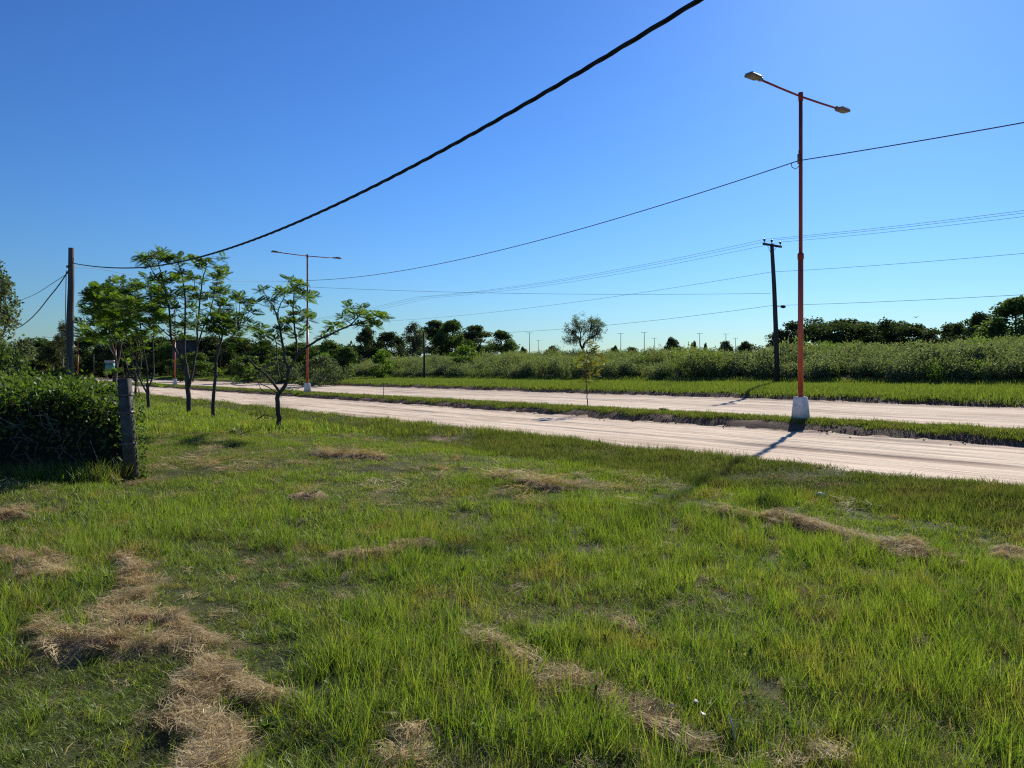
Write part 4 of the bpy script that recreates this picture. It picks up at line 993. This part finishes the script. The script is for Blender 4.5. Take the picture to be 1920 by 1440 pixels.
def put(name, key, px0, px1, top, dist, label, cat='tree', group=None, sink=0, seed=0):
    """a tree seen between columns px0 and px1 of the photograph, its top on row `top`, standing `dist` metres away"""
    cm, tm, W, H = PROTO[key]; px = (px0 + px1) / 2
    x, y = (px - CX) / F * dist, dist; zg = zf(x, y) - sink
    zt_ = EYE + (HY - top) / F * dist; sw = (px1 - px0) / F * dist / W; sh = (zt_ - zg) / H
    o = empty(name, (x, y, zg), rz=(px * 1.7 + seed) % 6.28, label=label, cat=cat, group=group)
    for nm, me in (('trunk', tm), ('crown', cm)):
        c = bpy.data.objects.new(nm, me); COL.objects.link(c); c.parent = o
    o.scale = (sw, sw, sh); return o
GR = 'dark trees on the skyline at the right'
put('tree', 'dark1', 1420, 1500, 621, 150, 'small dark tree partly behind the crossarm pole', group=GR)
put('tree', 'umb1', 1490, 1580, 606, 150, 'spreading dark tree right beside the near lamp post', group=GR)
put('tree', 'umb2', 1545, 1650, 598, 155, 'highest dark flat topped tree of the right hand tree line', group=GR)
put('tree', 'umb1', 1620, 1705, 604, 160, 'dark flat topped tree right of the highest one in the line', group=GR, seed=2)
put('tree', 'umb2', 1680, 1765, 607, 150, 'dark tree beneath the small flying bird', group=GR, seed=1)
put('tree', 'dark2', 1760, 1825, 608, 150, 'lower dark tree at the dip of the right hand tree line', group=GR)
put('tree', 'dark1', 1790, 1880, 590, 130, 'dark rounded tree left of the tall corner tree', group=GR, seed=3)
put('tree', 'green1', 1850, 1960, 560, 105, 'tall loose crowned tree at the right edge of the photo', group=GR)
put('tree', 'dark2', 1930, 2040, 575, 110, 'dark tree just beyond the right edge of the photo', group=GR, seed=3)
GC = 'dark clump of trees behind the bank'
put('tree', 'dark1', 664, 715, 615, 118, 'very dark round tree under the tip of the long branch', group=GC, seed=1)
put('tree', 'dark2', 700, 758, 624, 122, 'low dark tree between the long branch and the tree clump', group=GC)
put('tree', 'grey1', 750, 800, 606, 118, 'tall loose grey green tree behind the short thin post', group=GC)
put('tree', 'olive1', 785, 850, 603, 128, 'dark tree at the top middle of the central clump', group=GC)
put('tree', 'green1', 815, 880, 602, 120, 'tall green tree right of the middle of the central clump', group=GC, seed=2)
put('tree', 'olive1', 860, 920, 612, 126, 'tree on the right shoulder of the central clump', group=GC, seed=4)
put('tree', 'green1', 912, 968, 621, 118, 'round green tree ending the central clump on the right', group=GC, seed=5)
put('shrub', 'shrub_bright', 852, 890, 648, 88, 'bright green rounded shrub before the central tree clump', 'shrub')
put('shrub', 'bare', 800, 840, 652, 88, 'brown twiggy shrub before the central tree clump', 'shrub')
put('shrub', 'shrub_bright', 700, 735, 656, 90, 'light green shrub below the very dark round tree', 'shrub', seed=2)
put('tree', 'dark1', 1238, 1282, 635, 200, 'lone low dark domed tree on the open horizon', group='small far trees on the open horizon')
GH = 'small far trees on the open horizon'
for px0, px1, tp, lb in ((970, 992, 652, 'tiny dark tree on the horizon right beside the central clump'), (1018, 1056, 650, 'small dark tree left of the lone feathery tree'),
                         (1140, 1165, 650, 'tiny low tree just right of the sapling top'), (1165, 1200, 652, 'flat low tree between two thin far posts'),
                         (1290, 1312, 642, 'tiny tree right of the lone domed tree'), (1316, 1330, 645, 'smallest round tree on the open horizon'),
                         (1345, 1375, 641, 'low tree under a far post right of centre'), (1376, 1422, 642, 'long low tree just left of the crossarm pole')):
    put('tree', 'dark2' if px0 % 2 else 'dark1', px0, px1, tp, 240, lb, group=GH, seed=px0)
GL = 'dark woodland trees at the left end of the road'
left = [(28, 70, 640, 170, 'dark1', 'dark tree just right of the tall tree at the left edge'), (55, 100, 636, 178, 'green2', 'green tree under the far street lamp top at the left'),
        (85, 130, 640, 168, 'olive1', 'olive tree immediately left of the wooden pole'), (140, 190, 632, 190, 'green1', 'green tree just right of the wooden pole foot'),
        (180, 235, 640, 185, 'dark2', 'dark tree behind the thick reddish trunk'), (225, 285, 628, 180, 'olive1', 'olive tree behind the pale thin stems'),
        (270, 335, 634, 172, 'dark1', 'dark tree behind the bushy young tree'), (320, 385, 630, 165, 'green2', 'green tree around the flat roofed building'),
        (370, 430, 632, 150, 'dark2', 'dark tree behind the stem of the slim young tree'), (415, 480, 634, 140, 'olive1', 'dark olive tree between the slim tree and the spreading tree'),
        (465, 520, 640, 130, 'dark1', 'dark low tree behind the spreading young tree'), (530, 600, 644, 112, 'green2', 'green tree behind the second street lamp')]
for px0, px1, tp, ds, key, lb in left: put('tree', key, px0 - 8, px1 + 8, tp, ds, lb, group=GL, seed=px0)
put('shrub', 'shrub', 330, 392, 662, 118, 'dark green shrub hiding the foot of the flat roofed building', 'shrub', seed=9)
put('shrub', 'shrub', 430, 500, 668, 100, 'dark green shrub between the slim tree and the spreading tree', 'shrub', seed=3)
put('shrub', 'shrub_grey', 495, 560, 668, 92, 'grey green shrub just left of the second street lamp', 'shrub', seed=3)
put('shrub', 'shrub_bright', 590, 628, 662, 86, 'light green shrub right of the second street lamp', 'shrub', seed=8)
put('tree', 'gaunt', 104, 132, 604, 160, 'airy pale stemmed tree peeping out left of the wooden pole', group=GL)
put('tree', 'green2', 585, 640, 640, 100, 'green tree right of the second street lamp', group=GL, seed=7)
put('shrub', 'shrub', 620, 672, 652, 88, 'green shrub at the left end of the weedy bank', 'shrub')
put('shrub', 'shrub_grey', 560, 640, 668, 78, 'grey green bush behind the orange foot of the second lamp', 'shrub')
put('tree', 'grey1', -50, 38, 498, 47, 'tall grey green tree leaning in at the left edge above the hedge', group=None)
put('tree', 'grey1', -70, 10, 560, 44, 'second grey green tree cut by the left edge of the photo', seed=2)
put('shrub', 'shrub_bright', 8, 44, 655, 52, 'light green bush at the foot of the tall left edge tree', 'shrub', seed=4)
put('shrub', 'shrub', -60, 30, 640, 40, 'dark shady bush under the left edge tree', 'shrub', seed=5)
put('shrub', 'shrub', 104, 134, 688, 60, 'small dark bush at the foot of the wooden pole', 'shrub', seed=6)
# far filler wood beyond, one mass
mb = MB(); r = np.random.default_rng(77)
for px in range(-120, 700, 14):
    ds = r.uniform(205, 260) if px < 420 else r.uniform(150, 200)
    x, y = (px - CX) / F * ds, ds; z0 = zf(x, y); tp = EYE + (HY - r.uniform(642, 656)) / F * ds
    per = 260; d = r.normal(size=(per, 3)); d /= np.linalg.norm(d, axis=1)[:, None]; q = r.uniform(size=per)[:, None] ** .4
    P = np.array([x, y, (z0 + tp) / 2]) + d * q * np.array([3.2, 3.2, (tp - z0) / 2])
    e1 = r.normal(size=(per, 3)); e1 /= np.linalg.norm(e1, axis=1)[:, None]; e2 = np.cross(e1, r.normal(size=(per, 3))); e2 /= np.linalg.norm(e2, axis=1)[:, None]
    L_ = 1.0
    mb.add(np.stack([P, P + e1 * L_ * .5 + e2 * .35, P + e1 * L_, P + e1 * L_ * .5 - e2 * .35], 1).reshape(-1, 3), np.arange(per * 4).reshape(-1, 4), rnd=np.repeat(r.uniform(size=per), 4))
tag(mb.build('far_wood', M['tree_dark']), 'dark far off wood closing the view behind the trees on the left', 'wood', kind='stuff')

# lone feathery tree on the bank, drawn limb by limb
LY = 89
ZT = lambda L_: [(1040 + a / 7.2, 580 + b / 7.2) for a, b in L_]
lx0 = (1094 - CX) / F * LY
lone = empty('tree', (lx0, LY, zf(lx0, LY)), label='lone feathery tree with a forked dark trunk on top of the bank', cat='tree')
mb = MB()
def lp_(px, py, dy=0): return Vector(((px - CX) / F * (LY + dy) - lx0, dy, EYE + (HY - py) / F * (LY + dy) - lone.location.z))
LB = [((.20, .17), 0, [(385, 700), (388, 620), (385, 545)]), ((.15, .05), .5, [(385, 545), (350, 480), (330, 400), (250, 320), (180, 260)]), ((.15, .05), -.5, [(390, 520), (400, 460), (480, 390), (560, 340), (620, 280)]),
      ((.08, .03), 1, [(340, 430), (350, 330), (310, 220), (280, 140)]), ((.08, .03), -1, [(470, 400), (480, 300), (500, 200), (480, 130)]), ((.06, .02), 1, [(560, 340), (580, 240), (590, 160)]), ((.06, .02), -1, [(340, 450), (260, 420), (200, 400)]), ((.05, .02), .7, [(350, 400), (410, 300), (400, 180)])]
tipsL = []
r = np.random.default_rng(90)
for (a, b), dy, P in LB:
    Q = [lp_(*p, dy * k / (len(P) - 1)) for k, p in enumerate(ZT(P))]; Q = smoothline(Q, 4); mb.tube(Q, list(np.linspace(a, b, len(Q))), 7)
    if a < .2: tipsL += Q[len(Q) // 2:]
mb.build('trunk', M['bark'], lone, smooth=True)
mb = MB()
for q in tipsL:
    for _ in range(4):
        c = q + Vector((r.normal(0, .34), r.normal(0, .5), r.normal(0, .26)))
        mb.tube([q, (q + c) / 2 + Vector(r.normal(0, .03, 3)), c], [.02, .012, .006], 4)
        for _ in range(38):
            p = c + Vector(r.normal(0, .17, 3)); mb_leaf(mb, p, r.uniform(.10, .2), r, -.2, .45)
mb.build('crown', M['tree_grey'], lone)

# ------------------------------------------------------------------ far lamp posts on the open horizon
fpost = empty('far_post', (0, 0, 0))
MB().tube([(0, 0, -.5), (0, 0, 10)], [.11, .06], 6).build('pole', M['wire'], fpost)
MB().tube([(-.75, 0, 9.98), (.75, 0, 9.98)], .04, 5).build('arm', M['wire'], fpost)
for i, (px, tp, yd, lb) in enumerate(((993, 624, 165, 'thin pale post with T top, leftmost on the open horizon'), (1010, 638, 215, 'shorter thin post beside the leftmost far post'), (1164, 625, 175, 'thin far post right of the sapling'),
       (1208, 623, 165, 'tallest thin far post left of the domed tree'), (1227, 634, 200, 'short dark far post just left of the domed tree'), (1312, 625, 190, 'faint far post right of the domed tree'),
       (1361, 626, 180, 'far post above the low trees left of the crossarm pole'), (1379, 634, 215, 'faint short far post nearest the crossarm pole'))):
    o = fpost if i == 0 else copy_tree(fpost)
    x = (px - CX) / F * yd; zg = zf(x, yd); o.location = (x, yd, zg); o.scale = (1, 1, (EYE + (HY - tp) / F * yd - zg) / 10)
    tag(o, lb, 'lamp post', 'thin far posts along the open horizon')
for i, (px, tp, yd) in enumerate(((176, 664, 150),)):
    o = copy_tree(fpost); x = (px - CX) / F * yd; zg = zf(x, yd); o.location = (x, yd, zg); o.scale = (.5, .5, (EYE + (HY - tp) / F * yd - zg) / 10); tag(o, 'thin white post right of the wooden pole at the road end', 'lamp post')

# ------------------------------------------------------------------ small building, kiosk
x, y = (356 - CX) / F * 150, 150; zg = zf(x, y)
hb = empty('building', (x, y, zg), label='small flat roofed grey building seen between the stems of the young trees', cat='building')
ztop = EYE + (HY - 641) / F * 150 - zg
MB().box((0, 0, ztop / 2), (5.2, 4, ztop)).build('wall', M['plaster'], hb)
MB().box((0, 0, ztop + .12), (6.6, 5, .25)).build('roof', M['darkroof'], hb)
for q in (-1.4, .2, 1.7):
    f_ = MB().box((q, -2.03, ztop * .72), (.9, .06, .9)).build('window', M['darkroof'], hb)
x, y = (207 - CX) / F * 118, 118; zg = zf(x, y)
kz = EYE + (HY - 675) / F * 118 - zg
kk_ = empty('kiosk', (x, y, zg), label='small teal roadside kiosk with a white roof band, beside the thick trunk', cat='kiosk')
MB().box((0, 0, kz * .72), (1.15, .9, kz * .32)).build('body', M['teal'], kk_)
MB().box((0, 0, kz * .94), (1.3, 1.1, kz * .11)).build('roof', M['bluewhite'], kk_)
for q in (-.5, .5): MB().box((q, 0, kz * .28), (.07, .07, kz * .56)).build('leg', M['steel'], kk_)
for px, lb in ((147, 'small orange marker post left at the end of the road'), (184, 'small orange marker post right at the end of the road')):
    x, y = (px - CX) / F * 95, 95; m_ = MB().tube([(0, 0, 0), (0, 0, .75)], [.1, .08], 8).build('marker_post', M['orange'], loc=(x, y, zf(x, y))); tag(m_, lb, 'marker post')

# ------------------------------------------------------------------ small things
def crumpled(n, R0, seed, mat, name, loc, label, cat, sq=.5):
    r = np.random.default_rng(seed); V = []; Fc = []
    for i in range(n + 1):
        for j in range(n + 1):
            u, v = i / n - .5, j / n - .5; k = 1 + .3 * r.normal()
            V.append((u * R0 * 2 * k, v * R0 * 1.4, R0 * sq * (1 - (u * u + v * v) * 3) + r.normal(0, R0 * .16)))
    for i in range(n):
        for j in range(n): a = i * (n + 1) + j; Fc.append([a, a + 1, a + n + 2, a + n + 1])
    mb = MB(); mb.add(V, Fc); o = mb.build(name, mat, loc=loc); tag(o, label, cat)
    sm = o.modifiers.new('thickness', 'SOLIDIFY'); sm.thickness = .003
    return o
x, y = ph(1536, 934, -.05); crumpled(7, .075, 1, M['blue'], 'plastic_bag', (x, y, zf(x, y) + .05), 'scrap of crumpled blue plastic in the grass near the right side', 'litter', .9)
for i, (px, py, lb) in enumerate(((1297, 1330, 'pale bleached leaf lying beside dark gap in the near grass'), (1318, 1356, 'long pale curled leaf below the bleached leaf near the bottom'), (1270, 1343, 'small pale leaf left of the other bleached leaves'), (1378, 1372, 'upright pale stalk right of the bleached leaves'))):
    x, y = ph(px, py, .08)
    mb = MB(); L_ = (.035, .05, .045, .12)[i]
    if i == 3: mb.tube([(0, 0, 0), (-.01, 0, .06), (.0, 0, L_)], [.006, .005, .002], 5)
    else: mb.add([(0, 0, 0), (L_ * .5, L_ * .3, .012), (L_, .1 * L_, 0), (L_ * .5, -L_ * .25, .004)], [[0, 1, 2, 3]])
    o = mb.build('dead_leaf', M['pale'], loc=(x, y, zf(x, y) + (.09 if i != 3 else .02))); o.rotation_euler = (.2, .1, i * 1.3)
    if i != 3:
        sm = o.modifiers.new('thickness', 'SOLIDIFY'); sm.thickness = .002
    tag(o, lb, 'leaf')
def bird(loc, span, rz, label, wings=True):
    o = empty('bird', loc, rz, label=label, cat='bird'); b = span * .5
    MB().tube([(-b * .55, 0, 0), (-b * .35, 0, .01), (0, 0, .02 * b), (b * .3, 0, .03 * b), (b * .42, 0, .06 * b), (b * .52, 0, .06 * b), (b * .62, 0, .04 * b)], [b * .03, b * .09, b * .14, b * .11, b * .09, b * .07, b * .01], 8).build('body', M['feather'], o, smooth=True)
    for sg in (-1, 1):
        mb = MB()
        if wings: mb.add([(b * .2, sg * .1 * b, .04), (b * .3, sg * b * .5, b * .25), (0, sg * b, b * .12), (-b * .2, sg * b * .5, b * .18), (-b * .2, sg * .1 * b, .02)], [[0, 1, 2], [0, 2, 3], [0, 3, 4]] if False else [[0, 1, 2, 3], [0, 3, 4, 4]][:1])
        else: mb.add([(b * .2, sg * .12 * b, .05 * b), (0, sg * .16 * b, .08 * b), (-b * .5, sg * .05 * b, .0), (-b * .2, sg * .13 * b, -.04 * b)], [[0, 1, 2, 3]])
        w_ = mb.build('wing', M['feather'], o); sm = w_.modifiers.new('thickness', 'SOLIDIFY'); sm.thickness = .01
    if not wings:
        for sg in (-1, 1): MB().tube([(0, sg * .05 * b, -.1 * b), (0, sg * .05 * b, -.45 * b)], .008, 4).build('leg', M['feather'], o)
    return o
bird(P3(1717, 595, 90), .8, .6, 'small dark bird flying above the tree line at the right')
p = P3(1388, 778, 1); x, y = ST(19.6, 21.75); bird((x, y, zf(x, y) + .10), .55, 2.6, 'dark bird standing on the median left of the near street lamp', wings=False)
# fallen twig pile beside the spreading tree
x, y = ph(478, 752, -.02); y = 24; x = (482 - CX) / F * y
tw_ = empty('fallen_branch', (x, y, zf(x, y)), label='bare fallen branch lying left of the spreading young tree', cat='branch')
r = np.random.default_rng(8); mb = MB()
mb.tube([(-.2, 0, .02), (.2, .1, .28), (.6, .2, .16)], [.02, .016, .008], 5)
for k in range(9):
    a = Vector((r.uniform(-.2, .5), r.uniform(0, .15), r.uniform(.05, .25))); mb.tube([a, a + Vector((r.normal(0, .15), r.normal(0, .1), r.uniform(.1, .4)))], [.008, .004], 4)
mb.build('wood', M['bark'], tw_)
# brown dead gap in the weeds
put('shrub', 'bare', 1248, 1292, 664, 50.5, 'brown dead brushwood in a gap of the weedy bank left of the dark pole', 'shrub', seed=2)
# broad-leaved plants in the near grass
def weed_plant(px, py, n, L_, seed, mat, label):
    x, y = ph(px, py, .02); o = empty('weed_plant', (x, y, zf(x, y)), label=label, cat='plant'); r = np.random.default_rng(seed)
    for k in range(n):
        a = 6.283 * k / n + r.normal(0, .3); e = r.uniform(.25, 1.1); l = L_ * r.uniform(.6, 1.2); w2 = l * .2; mb = MB(); V = []
        ca, sa = math.cos(a), math.sin(a)
        for j in range(5):
            u = j / 4; q = l * u * math.cos(e); z = l * u * math.sin(e) - .35 * l * u * u + .02; ww = w2 * math.sin(math.pi * (.12 + .85 * u))
            V += [(q * ca - sa * ww, q * sa + ca * ww, z + ww * .35), (q * ca, q * sa, z), (q * ca + sa * ww, q * sa - ca * ww, z + ww * .35)]
        Fc = [[3 * j + i, 3 * j + i + 1, 3 * j + i + 4, 3 * j + i + 3] for j in range(4) for i in range(2)]
        mb.add(V, Fc, rnd=r.uniform()); mb.build('leaf', M[mat], o)
    MB().tube([(0, 0, -.01), (0, 0, L_ * .25)], .004, 5).build('stem', M[mat], o)
weed_plant(1285, 1300, 11, .085, 1, 'sapling', 'light yellow green broad leaved weed right of the bottom straw strip')
weed_plant(1345, 1335, 9, .07, 2, 'tree_bright', 'green leafy weed among the bleached leaves near the bottom')
weed_plant(500, 1375, 12, .09, 3, 'tree_bright', 'leafy weed beside the dry grass heap at bottom left')
weed_plant(620, 1300, 9, .07, 4, 'tree_bright', 'small leafy weed in the green right of the dry heap')
weed_plant(1180, 1210, 9, .07, 5, 'sapling', 'pale leafy weed above the diagonal straw strip')
weed_plant(1630, 1290, 10, .08, 6, 'tree_bright', 'leafy weed in the lush grass at lower right')
weed_plant(900, 1380, 10, .075, 7, 'tree_bright', 'leafy weed at the bottom middle below the straw strip')
